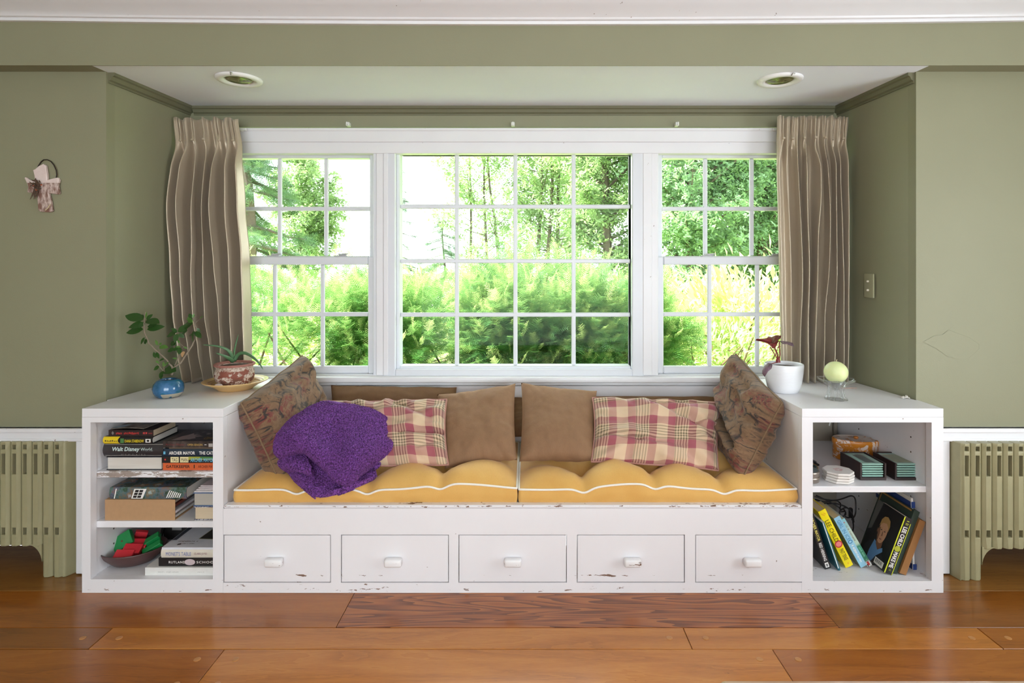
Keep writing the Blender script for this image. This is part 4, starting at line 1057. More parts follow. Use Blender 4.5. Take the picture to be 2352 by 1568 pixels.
def begonia():
    yd = 2.545; cx = X(1800, yd)
    t = thing('potted_plant', 'small red leaved begonia in a ribbed white pot beside the right curtain', 'plant', (cx, yd, ZT))
    s = Nodes('ribbed_white_glaze'); wv = s.n('TexWave', i_Scale=62.0, bands_direction='Z'); s.put(wv.inputs['Vector'], s.co())
    s.set(Base_Color=srgb(236, 236, 240), Roughness=.25); s.bump(wv.outputs['Fac'], .25, .0012)
    b = MB(); b.lathe([(.054, 0), (.060, .003), (.068, .022), (.075, .055), (.0795, .090), (.081, .116), (.0795, .1225), (.0765, .1235), (.0745, .121), (.073, .105)], (cx, yd, ZT), 56, caps=False)
    b.lathe([(.001, .001), (.054, 0)], (cx, yd, ZT), 56, caps=False); b.build('pot', s.m, t, smooth=True)
    MB().lathe([(.0738, .100), (.0738, .106), (.03, .109), (.001, .110)], (cx, yd, ZT), 28).build('soil', SOIL, t)
    q = lambda zx, zy, dy=0: P(1600+zx/4.276, 720+zy/4.276, yd+dy)
    red = mat('red_begonia_stem', srgb(128, 40, 44), .45, .3, 60)
    for pts, r in (([(800, 475), (780, 420), (745, 365), (722, 325)], .0022), ([(800, 475), (790, 400), (765, 345)], .0018), ([(805, 475), (800, 400), (775, 350), (760, 300)], .002), ([(808, 475), (818, 400), (812, 300), (815, 270)], .0028), ([(800, 478), (770, 482), (735, 492)], .002)):
        MB().tube([q(*p) for p in pts], r, 7).build('stem', red, t, smooth=True)
    MB().lathe([(.010, 0), (.009, .012), (.004, .022)], q(800, 478), 9).build('crown', red, t)
    sr = Nodes('begonia_leaf'); n = sr.noise(60, 4)
    sr.set(Base_Color=sr.mix(n, srgb(92, 32, 40), srgb(158, 74, 66)), Roughness=.4)
    tr = sr.n('BsdfTranslucent'); tr.inputs[0].default_value = srgb(190, 70, 50); mx = sr.n('MixShader', i_0=.35); sr.put(mx.inputs[1], sr.b.outputs[0]); sr.put(mx.inputs[2], tr.outputs[0]); sr.t.links.new(mx.outputs[0], sr.out.inputs[0])
    pm = mat('purple_leaf_back', srgb(118, 92, 104), .5, .3, 70, trans=.1)
    def blade(outline, ctr, m):
        b = MB(); c = b.bm.verts.new(q(*ctr)); ring = [b.bm.verts.new(q(*o_)) for o_ in outline]
        mid = [b.bm.verts.new(q(*o_).lerp(q(*ctr), .5)+Vector((0, -.003, .004*math.sin(i*2.1)))) for i, o_ in enumerate(outline)]
        n_ = len(ring)
        for i in range(n_-1):
            b.bm.faces.new((ring[i], ring[i+1], mid[i+1], mid[i])); b.bm.faces.new((mid[i], mid[i+1], c))
        o = b.build('leaf', m, t, smooth=True); solidify(o, .0012, 0); return o
    blade([(578, 262, -.05), (590, 248, -.06), (640, 248, -.06), (690, 240, -.03), (705, 222, 0), (740, 232, .03), (770, 215, .04), (800, 212, .05), (832, 218, .04), (826, 240, .01), (800, 262, -.02), (770, 285, -.045), (740, 300, -.06), (715, 305, -.06), (690, 290, -.06), (640, 275, -.06), (578, 262, -.05)], (745, 285, -.02), sr.m)
    blade([(718, 310, -.06), (745, 285, -.03), (780, 270, -.01), (812, 262, .01), (790, 300, -.02), (770, 345, -.03), (745, 340, -.05), (718, 310, -.06)], (760, 305, -.02), sr.m)
    blade([(815, 268, .0), (850, 272, .05), (900, 275, .05), (945, 290, .03), (958, 325, .0), (930, 310, -.03), (890, 298, -.04), (845, 296, -.03), (815, 268, .0)], (870, 285, .0), pm)
    blade([(735, 490, -.04), (745, 505, -.06), (735, 540, -.085), (700, 570, -.09), (668, 622, -.085), (645, 590, -.08), (645, 560, -.075), (665, 515, -.06), (700, 485, -.05), (735, 490, -.04)], (700, 530, -.082), pm)
begonia()
def candle():
    yd = 2.395; cx = X(1920, yd)
    t = thing('candle_holder', 'clear fluted glass candle holder with a ruffled rim on the right bookcase', 'candle holder', (cx, yd, ZT))
    s = Nodes('unused'); s.m = glass_mat('clear_cut_glass', .45, (.985, .99, .99, 1))
    prof = [(.030, .001), (.043, 0), (.043, .004), (.034, .016), (.029, .034), (.030, .050), (.037, .060), (.052, .070), (.069, .081), (.067, .085), (.048, .075), (.030, .066), (.020, .060), (.015, .040), (.001, .036)]
    def wob(a, z): return 1+(.10*min(1, z/.05) if z > .055 else .06)*math.cos(8*a)
    b = MB(); b.lathe(prof, (cx, yd, ZT), 64, wob=wob, caps=False); b.lathe([(.001, .0012), (.03, .001)], (cx, yd, ZT), 64, wob=wob, caps=False)
    b.build('holder_body', s.m, t, smooth=True)
    for k in range(8):
        a = 2*PI*k/8+.2; b = MB(); p = lambda r, z: Vector((cx+r*math.cos(a), yd+r*math.sin(a), ZT+z))
        b.tube([p(.041, .004), p(.034, .016), p(.0300, .034), p(.0315, .052)], [.0022, .0026, .0026, .002], 8); b.build('flute', s.m, t, smooth=True)
    c = thing('candle', 'round pale green ball candle on the glass holder', 'candle', (cx, yd, ZT+.064))
    s = Nodes('pale_green_wax'); n = s.noise(30, 3); s.set(Base_Color=s.mix(n, srgb(206, 216, 150), srgb(226, 232, 178)), Roughness=.4, Subsurface_Weight=.3, Subsurface_Scale=.01)
    R = .0455; pr = [(max(.0008, R*math.sin(PI*k/20)), R*.96*(1-math.cos(PI*k/20))) for k in range(21)]
    MB().lathe(pr, (cx, yd, ZT+.0675), 40).build('wax_ball', s.m, c, smooth=True)
    MB().tube([(cx+.002, yd, ZT+.0675+2*R*.955), (cx+.002, yd, ZT+.0675+2*R+.002), (cx+.005, yd, ZT+.0675+2*R+.003)], .0016, 6).build('wick', mat('cream_wick', srgb(214, 196, 160), .8), c)
    m_ = mat('scrap_white', srgb(232, 226, 220), .7)
    sk = thing('stick', 'thin pinkish stick lying behind the glass candle holder', 'stick', (X(1945, 2.60), 2.60, ZT))
    MB().tube([P(1925, 882, 2.62)*1, P(1968, 881, 2.60)], .0016, 6).build('shaft', mat('pink_stick', srgb(206, 172, 158), .6), sk)
    for v in sk.children: v.data.transform(Matrix.Translation((0, 0, ZT+.0018-P(1945, 881.5, 2.61).z)))
    pp = thing('paper_scrap', 'crumpled white paper scrap against the right alcove wall', 'paper', (X(2080, 2.41), 2.41, ZT))
    b = MB(); g = lambda a, c: Vector((X(2072, 2.405)+.030*a, 2.40+.02*c+.006*noise.noise(Vector((a*4, c*4, 1))), ZT+.001+.010*abs(noise.noise(Vector((a*3, c*3, 4))))+.008*a*c))
    b.grid(g, 8, 6); o = b.build('sheet', m_, pp); solidify(o, .0006, 1)
candle()
# low table whose far edge just enters the picture
tb = thing('coffee_table', 'low table with a pale rounded top edge at the bottom right of the view', 'table', (1.05, .6, 0))
MB().box(.322, 1.75, .25, .985, .519, .546, bev=.010, seg=3).build('tabletop', mat('pinkish_table_lacquer', srgb(196, 160, 136), .18, .15, 20, coat=.5), tb)
for xx in (.37, 1.68):
    for yy in (.30, .92): MB().box(xx-.022, xx+.022, yy-.022, yy+.022, .002, .519, bev=.004).build('leg', W_DARK, tb)
b = MB(); b.box(.392, 1.658, .91, .93, .43, .519); b.box(.392, 1.658, .29, .31, .43, .519); b.build('apron', W_DARK, tb)
# ------------------------------------------------------------------ books
PAGES = None
def pages_mat(name, a, c, ax=2):
    if name in _mc: return _mc[name]
    s = Nodes(name); sc3 = [.3, .3, .3]; sc3[ax] = 60
    s.set(Base_Color=s.mix(s.noise(22, 3, s.co('Object', tuple(sc3))), srgb(*a), srgb(*c)), Roughness=.85); _mc[name] = s.m
    return s.m
PW = pages_mat('white_pages', (214, 208, 200), (238, 234, 228)); PC = pages_mat('cream_pages', (186, 166, 138), (216, 200, 172))
def book(label, L, T, D, cover, pages=PW, M_=None, hard=True, group=None, spine_round=0.0, name='book', loc=None):
    """spine on the plane y=0 facing -y, length along x, thickness along z, pages towards +y"""
    t = bpy.data.objects.new(name, None); COL.objects.link(t); t.empty_display_size = .03
    if M_ is not None: t.matrix_world = M_
    if loc is not None: t.location = loc
    tag(t, label, 'book', group)
    ct = .0026 if hard else .0008; ov = .003 if hard else 0
    b = MB()
    n = 6; outer = [(D, 0), (D, ct), (ct*1.5, ct)]
    arc_o, arc_i = [], []
    for k in range(n+1):
        z = T*k/n; bul = spine_round*(1-(2*k/n-1)**2)
        arc_o.append((-bul, z)); arc_i.append((ct-bul, min(max(z, ct), T-ct)))
    ring = [(D, 0)]+[(0 if not spine_round else p[0], p[1]) for p in arc_o]+[(D, T), (D, T-ct)]+arc_i[::-1]+[(D, ct)]
    # skin as a strip of quads between outer and inner outlines, closed at both ends
    out = [(D, 0)]+arc_o+[(D, T)]; inn = [(D, ct)]+arc_i+[(D, T-ct)]
    vo = [[b.bm.verts.new((x, p[0], p[1])) for p in out] for x in (0, L)]; vi = [[b.bm.verts.new((x, p[0], p[1])) for p in inn] for x in (0, L)]
    m = len(out)
    for k in range(m-1):
        b.bm.faces.new((vo[0][k], vo[1][k], vo[1][k+1], vo[0][k+1])); b.bm.faces.new((vi[0][k], vi[0][k+1], vi[1][k+1], vi[1][k]))
        for e in (0, 1): b.bm.faces.new((vo[e][k], vo[e][k+1], vi[e][k+1], vi[e][k]))
    for k in (0, m-1): b.bm.faces.new((vo[0][k], vi[0][k], vi[1][k], vo[1][k]))
    b.build('cover', cover, t, local=True)
    MB().box(ov, L-ov, ct-(spine_round*.5), D-ov*1.2-.0005, ct+.0002, T-ct-.0002).build('pages', pages, t, local=True)
    return t
def on_spine(t, s, x0, x1, z0, z1, m, **k):
    return lettering(s, ((x0+x1)/2, k.pop('yo', 0), (z0+z1)/2), (1, 0, 0), (0, 0, 1), x1-x0, z1-z0, m, t, **k)
def patch(t, x0, x1, z0, z1, m, name='spine_print', y=-.0003):
    b = MB(); b.poly([(x0, y, z0), (x1, y, z0), (x1, y, z1), (x0, y, z1)]); return b.build(name, m, t, local=True, fix=False)
def top_print(t, pts, m, T, lay=0, name='cover_print'):
    b = MB(); b.poly([(x, y, T+.0003+.0002*lay) for x, y in pts]); return b.build(name, m, t, local=True, fix=False)
def cmat(n, r, g, b, rough=.4): return mat(n, srgb(r, g, b), rough, .1, 40)
K = cmat('black_cover', 34, 32, 34, .32); K2 = cmat('charcoal_cover', 48, 44, 46, .38); WT = cmat('white_ink', 236, 234, 230, .5); YE = cmat('yellow_ink', 232, 208, 40, .4)
RD = cmat('red_ink', 190, 52, 50, .5); CYI = cmat('cyan_ink', 110, 182, 214, .5); WC = cmat('white_cover', 222, 220, 216, .35); GO = cmat('gold_ink', 206, 170, 92, .45)
BLK = cmat('black_ink', 22, 20, 20, .5); ORG = cmat('orange_cover', 206, 96, 52, .4); NV = cmat('navy_cover', 34, 46, 62, .35); GREY = cmat('grey_ink', 120, 116, 114, .5)
def scribble(t, fn, x0, x1, z0, z1, m, n=9, name='faint_print'):
    """print too small to read: short uneven strokes"""
    b = MB(); st = (x1-x0)/n
    for k in range(n):
        if random.random() < .14: continue
        a = x0+st*k; wd = st*random.uniform(.4, .75); h0 = z0+(z1-z0)*random.uniform(0, .25); h1 = z1-(z1-z0)*random.uniform(0, .3)
        b.poly([fn(a, h0), fn(a+wd, h0), fn(a+wd*1.1, h1), fn(a+.1*wd, h1)])
    return b.build(name, m, t, local=True, fix=False)
s1 = LSH[0][1]+.0004
ys0 = 2.283
GL = 'books stacked on the top shelf of the left bookcase'
# right stack, from the bottom
xr = -1.424
o = book('orange hardback at the bottom of the right stack on the top shelf', .232, .0275, .16, ORG, PW, None, True, GL, loc=(xr, ys0, s1))
on_spine(o, 'GATEKEEPER', .012, .106, .008, .020, BLK, bold=.02); patch(o, .121, .1245, .007, .021, BLK); on_spine(o, 'ARCHER MAYOR', .138, .214, .008, .019, cmat('dark_red_ink', 70, 30, 22))
z = s1+.0279
o = book('black hardback with yellow cartoon letters, second from the bottom of the right stack', .236, .0245, .16, K, PW, None, True, GL, loc=(xr-.004, ys0, z))
CRM = cmat('cream_sticker', 226, 216, 168); patch(o, .034, .066, .002, .0235, CRM); patch(o, .071, .104, .002, .0235, CRM)
on_spine(o, 'TAG', .039, .061, .006, .019, K2, yo=-.0004); on_spine(o, 'MAN', .076, .100, .006, .019, K2, yo=-.0004)
patch(o, .104, .205, .012, .0245, cmat('olive_print', 156, 160, 66)); patch(o, .15, .20, .017, .0245, cmat('green_print', 74, 122, 66), y=-.0004); on_spine(o, 'ARCHER MAYOR', .112, .206, .004, .0185, CYI, bold=.02, yo=-.0005)
patch(o, .220, .234, .006, .020, WT); patch(o, .010, .016, .010, .016, RD)
z += .0249
o = book('dark navy hardback with white capitals, third from the bottom of the right stack', .236, .029, .165, NV, PW, None, True, GL, spine_round=.003, loc=(xr-.006, ys0+.003, z))
on_spine(o, 'ARCHER MAYOR', .030, .132, .0075, .0205, WT, bold=.02, yo=-.0034); on_spine(o, 'THE CATCH', .148, .222, .0075, .0205, WT, bold=.02, yo=-.0034); patch(o, .008, .016, .009, .020, CYI, y=-.0034)
z += .0294
o = book('thin tan and dark paperback lying under the topmost book of the right stack', .20, .007, .15, cmat('tan_cover', 120, 98, 76), PC, None, False, GL, loc=(xr+.02, ys0+.006, z)); z += .0074
dk = Nodes('dark_tree_jacket'); n_ = dk.noise(16, 5, dk.co('Object', (2.4, 1, 1)), .65, .6)
dk.set(Base_Color=dk.ramp(n_, [(.35, srgb(36, 31, 31)), (.55, srgb(66, 56, 54)), (.74, srgb(96, 84, 80))]), Roughness=.3)
o = book('dark jacketed hardback with a pale misty patch, topmost of the right stack', .225, .025, .165, dk.m, PW, None, True, GL, loc=(xr+.004, ys0-.006, z))
on_spine(o, 'Archer Mayor', .010, .085, .006, .016, cmat('dull_red_ink', 120, 46, 48)); on_spine(o, 'OPEN SEASON', .096, .154, .007, .015, GO); patch(o, .162, .170, .010, .012, WT); patch(o, .178, .194, .003, .016, cmat('library_label', 170, 164, 160))
pk = cmat('misty_pink_print', 172, 156, 156)
top_print(o, [(.022, .012), (.055, .014), (.075, .028), (.086, .024), (.105, .040), (.092, .058), (.12, .066), (.10, .078), (.082, .072), (.09, .098), (.07, .09), (.058, .112), (.046, .08), (.036, .07), (.03, .04)], pk, .025)
for k in range(9):
    a, c = random.uniform(.06, .12), random.uniform(.07, .13); top_print(o, [(a, c), (a+.010, c+.002), (a+.016, c+.012), (a+.004, c+.008)], pk, .025, 1)
lettering('Open Season', (.185, .045, .025), (1, 0.25, 0), (-.25, 1, 0), .09, .04, GO, o, shear=.4, nrm_off=.0008)
# left stack
xl = -1.645
o = book('thick album lying with its white page edges facing out, bottom of the left stack', .216, .052, .19, cmat('black_album_board', 30, 32, 42, .4), pages_mat('album_pages', (176, 164, 150), (232, 228, 222)), None, True, GL, name='photo_album')
o.location = (xl+.216, ys0+.190, s1); o.rotation_euler = (0, 0, PI)
z = s1+.0524
o = book('black cased album with white fancy lettering on its rounded spine', .235, .050, .20, K2, PW, None, True, GL, spine_round=.010, name='photo_album', loc=(-1.657, ys0+.006, z))
on_spine(o, 'Walt Disney', .038, .145, .018, .039, cmat('pale_teal_ink', 206, 226, 222), shear=.2, bold=.02, yo=-.0098); on_spine(o, 'World.', .148, .196, .023, .036, cmat('pale_teal_ink', 206, 226, 222), yo=-.0094); on_spine(o, 'MEMORIES', .072, .166, .006, .0115, GREY, spacing=1.8, yo=-.008)
z += .0504
M_ = Matrix.Translation((-1.655, ys0+.002, z))
o = book('black hardback with a bright yellow rounded spine end and yellow capitals', .192, .0275, .165, K, PW, M_, True, GL, spine_round=.007)
YP = cmat('yellow_spine_print', 226, 196, 30); b = MB()
b.grid(lambda u, v: Vector((-.0004+.064*u-(.006*math.sin(PI*v) if u > .9 else 0), -.0004-.0071*(1-(2*v-1)**2), .0276*v)), 6, 8); b.build('spine_print', YP, o, local=True)
for k in range(7): patch(o, .008+k*.007, .012+k*.007, .010, .0125+random.uniform(0, .004), BLK, 'spine_letters', y=-.0078)
patch(o, .068, .082, .004, .022, cmat('green_print', 74, 122, 66), y=-.0074)
on_spine(o, 'DANA STABENOW', .086, .160, .0065, .018, YE, bold=.01, yo=-.0076); patch(o, .166, .186, .006, .020, WT, y=-.0070); patch(o, .171, .181, .009, .017, BLK, y=-.0073)
z += .0279
o = book('black paperback with red spine lettering, second from the top of the left stack', .176, .0245, .145, cmat('maroon_black_cover', 40, 26, 28), PC, Matrix.Translation((-1.640, ys0+.004, z)), False, GL)
scribble(o, lambda a, c: (a, -.0004, c), .030, .122, .007, .017, RD, 18); scribble(o, lambda a, c: (a, -.0004, c), .124, .153, .008, .017, cmat('bright_red_ink', 226, 72, 72), 5); patch(o, .156, .172, .009, .014, cmat('dull_red_ink', 120, 46, 48))
shape2d([(.012, .013), (.017, .005), (.022, .013), (.017, .021)], lambda a, c: (a, -.0004, c), GREY, o, 'emblem')
z += .0249
mg = thing('magazine', 'creased magazine with a pale blue corner on top of the left stack', 'magazine', (-1.55, ys0+.1, z))
b = MB(); b.grid(lambda u, v: Vector((-1.636+.13*u+.02*v, ys0+.012+.16*v, z+.001+.012*u*(1-u)+.004*v+.001)), 10, 8)
s = Nodes('magazine_cover'); sep = s.n('SeparateXYZ'); s.put(sep.inputs[0], s.co()); c_ = s.ramp(s.noise(18, 4), [(.3, srgb(70, 62, 58)), (.5, srgb(150, 140, 130)), (.7, srgb(96, 110, 124))]); s.set(Base_Color=c_, Roughness=.3)
o = b.build('sheet', s.m, mg); solidify(o, .0016, 1)
b = MB(); b.poly([(-1.634, ys0+.0118, z+.0024), (-1.585, ys0+.0118, z+.0068), (-1.575, ys0+.05, z+.0085), (-1.626, ys0+.05, z+.004)]); o = b.build('cover_print', cmat('pale_blue_print', 172, 196, 214), mg)
for v in o.data.vertices: v.co.z += .003
gl = thing('wire_loop', 'thin black bent loop standing at the left end of the top shelf', 'wire', (-1.63, 2.42, z))
MB().tube([(-1.625+.05*math.cos(a), 2.42+.02*math.sin(a*2), z+.030+.030*math.sin(a)) for a in [PI*.75+1.5*PI*k/16 for k in range(17)]], .002, 7).build('loop', BLK, gl, smooth=True)
# ---- middle shelf
s2 = LSH[1][1]+.0004; ym = 2.275
cb = thing('magazine_file', 'brown cardboard magazine file lying on the middle shelf', 'file box', (-1.51, ym, s2))
CARD = mat('brown_cardboard', srgb(178, 140, 102), .85, .1, 60, bump=.1, bscale=400)
x0, x1, hh, dd = -1.645, -1.372, .080, .24
b = MB(); b.box(x0, x1, ym, ym+.003, s2, s2+hh); b.box(x0, x0+.003, ym+.003, ym+dd, s2, s2+hh); b.box(x0+.003, x1, ym+dd-.003, ym+dd, s2, s2+hh); b.box(x0+.003, x1, ym+.003, ym+dd-.003, s2, s2+.003); b.box(x0+.003, x1-.02, ym+.003, ym+dd-.003, s2+hh-.003, s2+hh)
b.build('box_shell', CARD, cb)
for k, (zz, c_, dx_) in enumerate(((.006, (214, 208, 204), .0), (.018, (150, 96, 84), -.006), (.026, (216, 210, 214), .004), (.038, (90, 84, 92), -.01), (.046, (120, 58, 48), -.004), (.060, (200, 186, 170), -.008))):
    box_obj('papers', mat('file_paper_%d' % k, srgb(*c_), .7, .2, 40), cb, x0+.006, x1-.004+dx_, ym+.006, ym+dd-.006, s2+zz, s2+zz+.009)
s = Nodes('village_picture_jacket'); vo = s.n('TexVoronoi', i_Scale=26.0); s.put(vo.inputs['Vector'], s.co('Object', (1, 1, .8)))
c_ = s.ramp(s.noise(20, 5, None, .7), [(.3, srgb(34, 38, 44)), (.42, srgb(66, 84, 66)), (.5, srgb(96, 112, 120)), (.6, srgb(134, 104, 76)), (.7, srgb(176, 178, 180))]); s.set(Base_Color=s.mix(.25, c_, vo.outputs['Color'], 'MULTIPLY'), Roughness=.25)
o = book('large dark picture book with a painted village jacket on the cardboard file', .300, .045, .22, s.m, PW, Matrix.Translation((-1.630, ym+.008, s2+hh+.0004)), True, 'books on the middle shelf of the left bookcase', spine_round=.006)
for k in range(6):
    a, c_ = k % 3, k//3; sk = .004*a
    shape2d([(.092+.017*c_+sk, .006+.011*a), (.106+.017*c_+sk, .006+.011*a), (.109+.017*c_+sk, .015+.011*a), (.095+.017*c_+sk, .015+.011*a)], lambda p, q: (p, -.0064, q), BLK, o, 'window_print')
shape2d([(.086, .003), (.130, .003), (.146, .041), (.098, .041)], lambda p, q: (p, -.0060, q), WT, o, 'window_print')
for k in range(7): shape2d([(.222+k*.008, .006), (.226+k*.008, .006), (.240+k*.007, .036-k*.002), (.235+k*.007, .034-k*.002)], lambda p, q: (p, -.0062, q), WT, o, 'leaf_print')
shape2d([(.018, .003), (.022, .003), (.030, .042), (.026, .042)], lambda p, q: (p, -.0062, q), WT, o, 'leaf_print')
def binder(label, x, y, z, L, T, D, cm, pm):
    o = book(label, L, T, D, cm, pm, None, True, 'ring binders on the middle shelf', name='binder'); o['category'] = 'binder'
    o.location = (x+L, y+D, z); o.rotation_euler = (0, 0, PI); return o
pat = Nodes('speckled_binder'); pat.set(Base_Color=pat.mix(pat.thresh(pat.noise(170, 2), .48, .54), srgb(92, 88, 108), srgb(206, 204, 212)), Roughness=.6)
binder('speckled grey binder lying on the middle shelf with tan pages', -1.298, 2.276, s2, .108, .052, .20, pat.m, PC)
binder('blue binder lying on top of the speckled binder', -1.304, 2.280, s2+.0524, .114, .052, .20, cmat('blue_binder', 84, 108, 148, .5), pages_mat('grey_pages', (150, 144, 134), (196, 190, 180)))
pa = thing('paper_pile', 'loose white papers sliding off the top of the blue binder', 'papers', (-1.25, 2.36, s2+.105))
for k in range(4): box_obj('paper_sheet', mat('sheet_white_%d' % k, srgb(220-6*k, 214-8*k, 212-6*k), .7), pa, -1.302+.006*k, -1.190, 2.284+.004*k, 2.46, s2+.105+.006*k, s2+.1095+.006*k)
# ---- bottom shelf
s3 = LFLOOR+.0004
bc = Vector((X(308, 2.37), 2.37, s3))
bw = thing('oval_bowl', 'dark brown oval wooden bowl holding red and green blocks', 'bowl', tuple(bc))
rot = Matrix.Rotation(.25, 3, 'Z')
b = MB(); b.lathe([(.050, 0), (.080, .008), (.110, .036), (.121, .058), (.123, .062), (.119, .063), (.104, .042), (.074, .014), (.001, .010)], bc, 44, sx=.96, sy=.80, rot=rot, caps=False); b.lathe([(.001, .0005), (.050, 0)], bc, 44, sx=.96, sy=.80, rot=rot, caps=False)
b.build('bowl_body', mat('brown_bowl_wood', srgb(84, 58, 56), .4, .25, 30), bw, smooth=True)
RB = mat('red_block_paint', srgb(196, 44, 54), .4, .1, 60); GBK = mat('green_block_paint', srgb(22, 128, 64), .4, .1, 60)
def block(label, px, py, yd, size, rot3, m, dot=None):
    t = bpy.data.objects.new('wooden_block', None); COL.objects.link(t); t.location = P(px, py-3, yd)+Vector((0, .012, .015)); t.rotation_euler = rot3; t.empty_display_size = .02
    tag(t, label, 'block', 'red and green blocks in the oval bowl')
    a, c, e = (v/2 for v in size); MB().box(-a, a, -c, c, -e, e, bev=.0012).build('block_body', m, t, local=True)
    if dot: MB().lathe([(.0035, 0), (.0035, .0006)], (0, 0, e-.0001), 10).build('peg_hole', dot, t, local=True)
block('large green block tipped up at the left side of the oval bowl', 279, 1257, 2.37, (.075, .058, .020), (1.05, -.55, .25), GBK, mat('dark_red_dot', srgb(110, 40, 30), .6))
block('flat red block at the front of the oval bowl', 280, 1290, 2.305, (.068, .040, .018), (.55, .05, .1), RB)
block('red block in the middle of the oval bowl, in front of another red one', 300, 1276, 2.335, (.066, .040, .018), (.55, .10, .15), RB)
block('red block in the middle of the oval bowl, half under the front ones', 314, 1264, 2.37, (.066, .042, .018), (.45, .1, .2), RB)
block('red block standing at the back of the oval bowl', 318, 1246, 2.425, (.045, .018, .050), (.2, .3, .5), RB)
block('upper green block on the right side of the oval bowl', 343, 1255, 2.385, (.070, .030, .022), (.35, -.50, .35), GBK)
block('lower green block lying along the right rim of the oval bowl', 346, 1272, 2.350, (.072, .024, .020), (.5, -.50, .35), GBK)
bgm = mat('black_nylon', srgb(40, 36, 36), .7, .2, 80, bump=.3, bscale=300)
bg_ = thing('black_case', 'black nylon case lying at the back of the bottom shelf', 'case', (-1.42, 2.66, s3))
MB().box(-1.595, -1.23, 2.545, 2.86, s3, s3+.125, bev=.022, seg=3).build('case_body', bgm, bg_, smooth=True)
MB().tube([(-1.59, 2.53, s3+.01), (-1.575, 2.527, s3+.07), (-1.54, 2.53, s3+.128), (-1.48, 2.55, s3+.134), (-1.40, 2.60, s3+.134)], .006, 8).build('strap', BLK, bg_, smooth=True)
box_obj('label_patch', mat('grey_patch', srgb(150, 146, 144), .7), bg_, -1.545, -1.505, 2.541, 2.546, s3+.05, s3+.085)
GBt = 'books on the bottom shelf of the left bookcase'
yb = 2.262
o = book('wide white book at the very bottom of the bottom shelf stack', .30, .030, .23, WC, PW, Matrix.Translation((-1.480, yb, s3)), True, GBt); scribble(o, lambda a, c: (a, -.0004, c), .05, .13, .010, .015, cmat('faint_grey_ink', 186, 184, 180), 22); scribble(o, lambda a, c: (a, -.0004, c), .20, .23, .010, .015, cmat('faint_grey_ink', 186, 184, 180), 9)
o = book('black school yearbook with white capitals, second in the bottom shelf stack', .245, .032, .22, K, PW, Matrix.Translation((-1.434, yb+.010, s3+.0304)), True, GBt)
on_spine(o, 'RUTLAND', .040, .104, .011, .020, WT, bold=.01, spacing=1.15); on_spine(o, 'H SCHOOL', .128, .225, .011, .020, WT, bold=.01, spacing=1.15)
shape2d(ell(.122, .016, .021, .012, 18), lambda a, c: (a, -.0009, c), cmat('pinkish_sticker', 196, 180, 184), o, 'sticker')
o = book('cream hardback with blue spine letters, third in the bottom shelf stack', .235, .033, .23, cmat('cream_cover', 214, 206, 192), PW, Matrix.Translation((-1.424, yb+.012, s3+.0628)), True, GBt, spine_round=.004)
on_spine(o, "MONET'S TABLE", .020, .118, .009, .024, cmat('blue_ink', 104, 118, 170), yo=-.0045); on_spine(o, 'CLAIRE JOYES', .130, .180, .011, .021, cmat('mauve_ink', 128, 70, 92), yo=-.0045)
zc = s3+.0962
o = book('white magazine with a dark photo on its cover, topmost of the bottom shelf stack', .235, .008, .26, cmat('pale_magazine_cover', 214, 216, 222, .3), PW, Matrix.Translation((-1.420, yb+.008, zc)), False, GBt, name='magazine'); o['category'] = 'magazine'
top_print(o, [(.002, .062), (.020, .062), (.020, .255), (.002, .255)], cmat('slate_print', 56, 60, 72), .008)
top_print(o, [(.105, .075), (.205, .070), (.200, .180), (.115, .185)], cmat('dark_photo_print', 44, 40, 36), .008); top_print(o, [(.102, .072), (.208, .066), (.203, .184), (.112, .189)], cmat('olive_border_print', 150, 148, 110), .008, -1)
scribble(o, lambda a, c: (a, c, .0087), .035, .115, .044, .056, GREY, 12); scribble(o, lambda a, c: (a, c, .0087), .06, .11, .028, .035, GREY, 14)
shape2d([(.048, .018), (.060, .024), (.056, .034), (.046, .026)], lambda a, c: (a, c, .0088), BLK, o, 'bird_print'); top_print(o, [(.095, .2), (.12, .2), (.12, .225), (.095, .225)], BLK, .008)
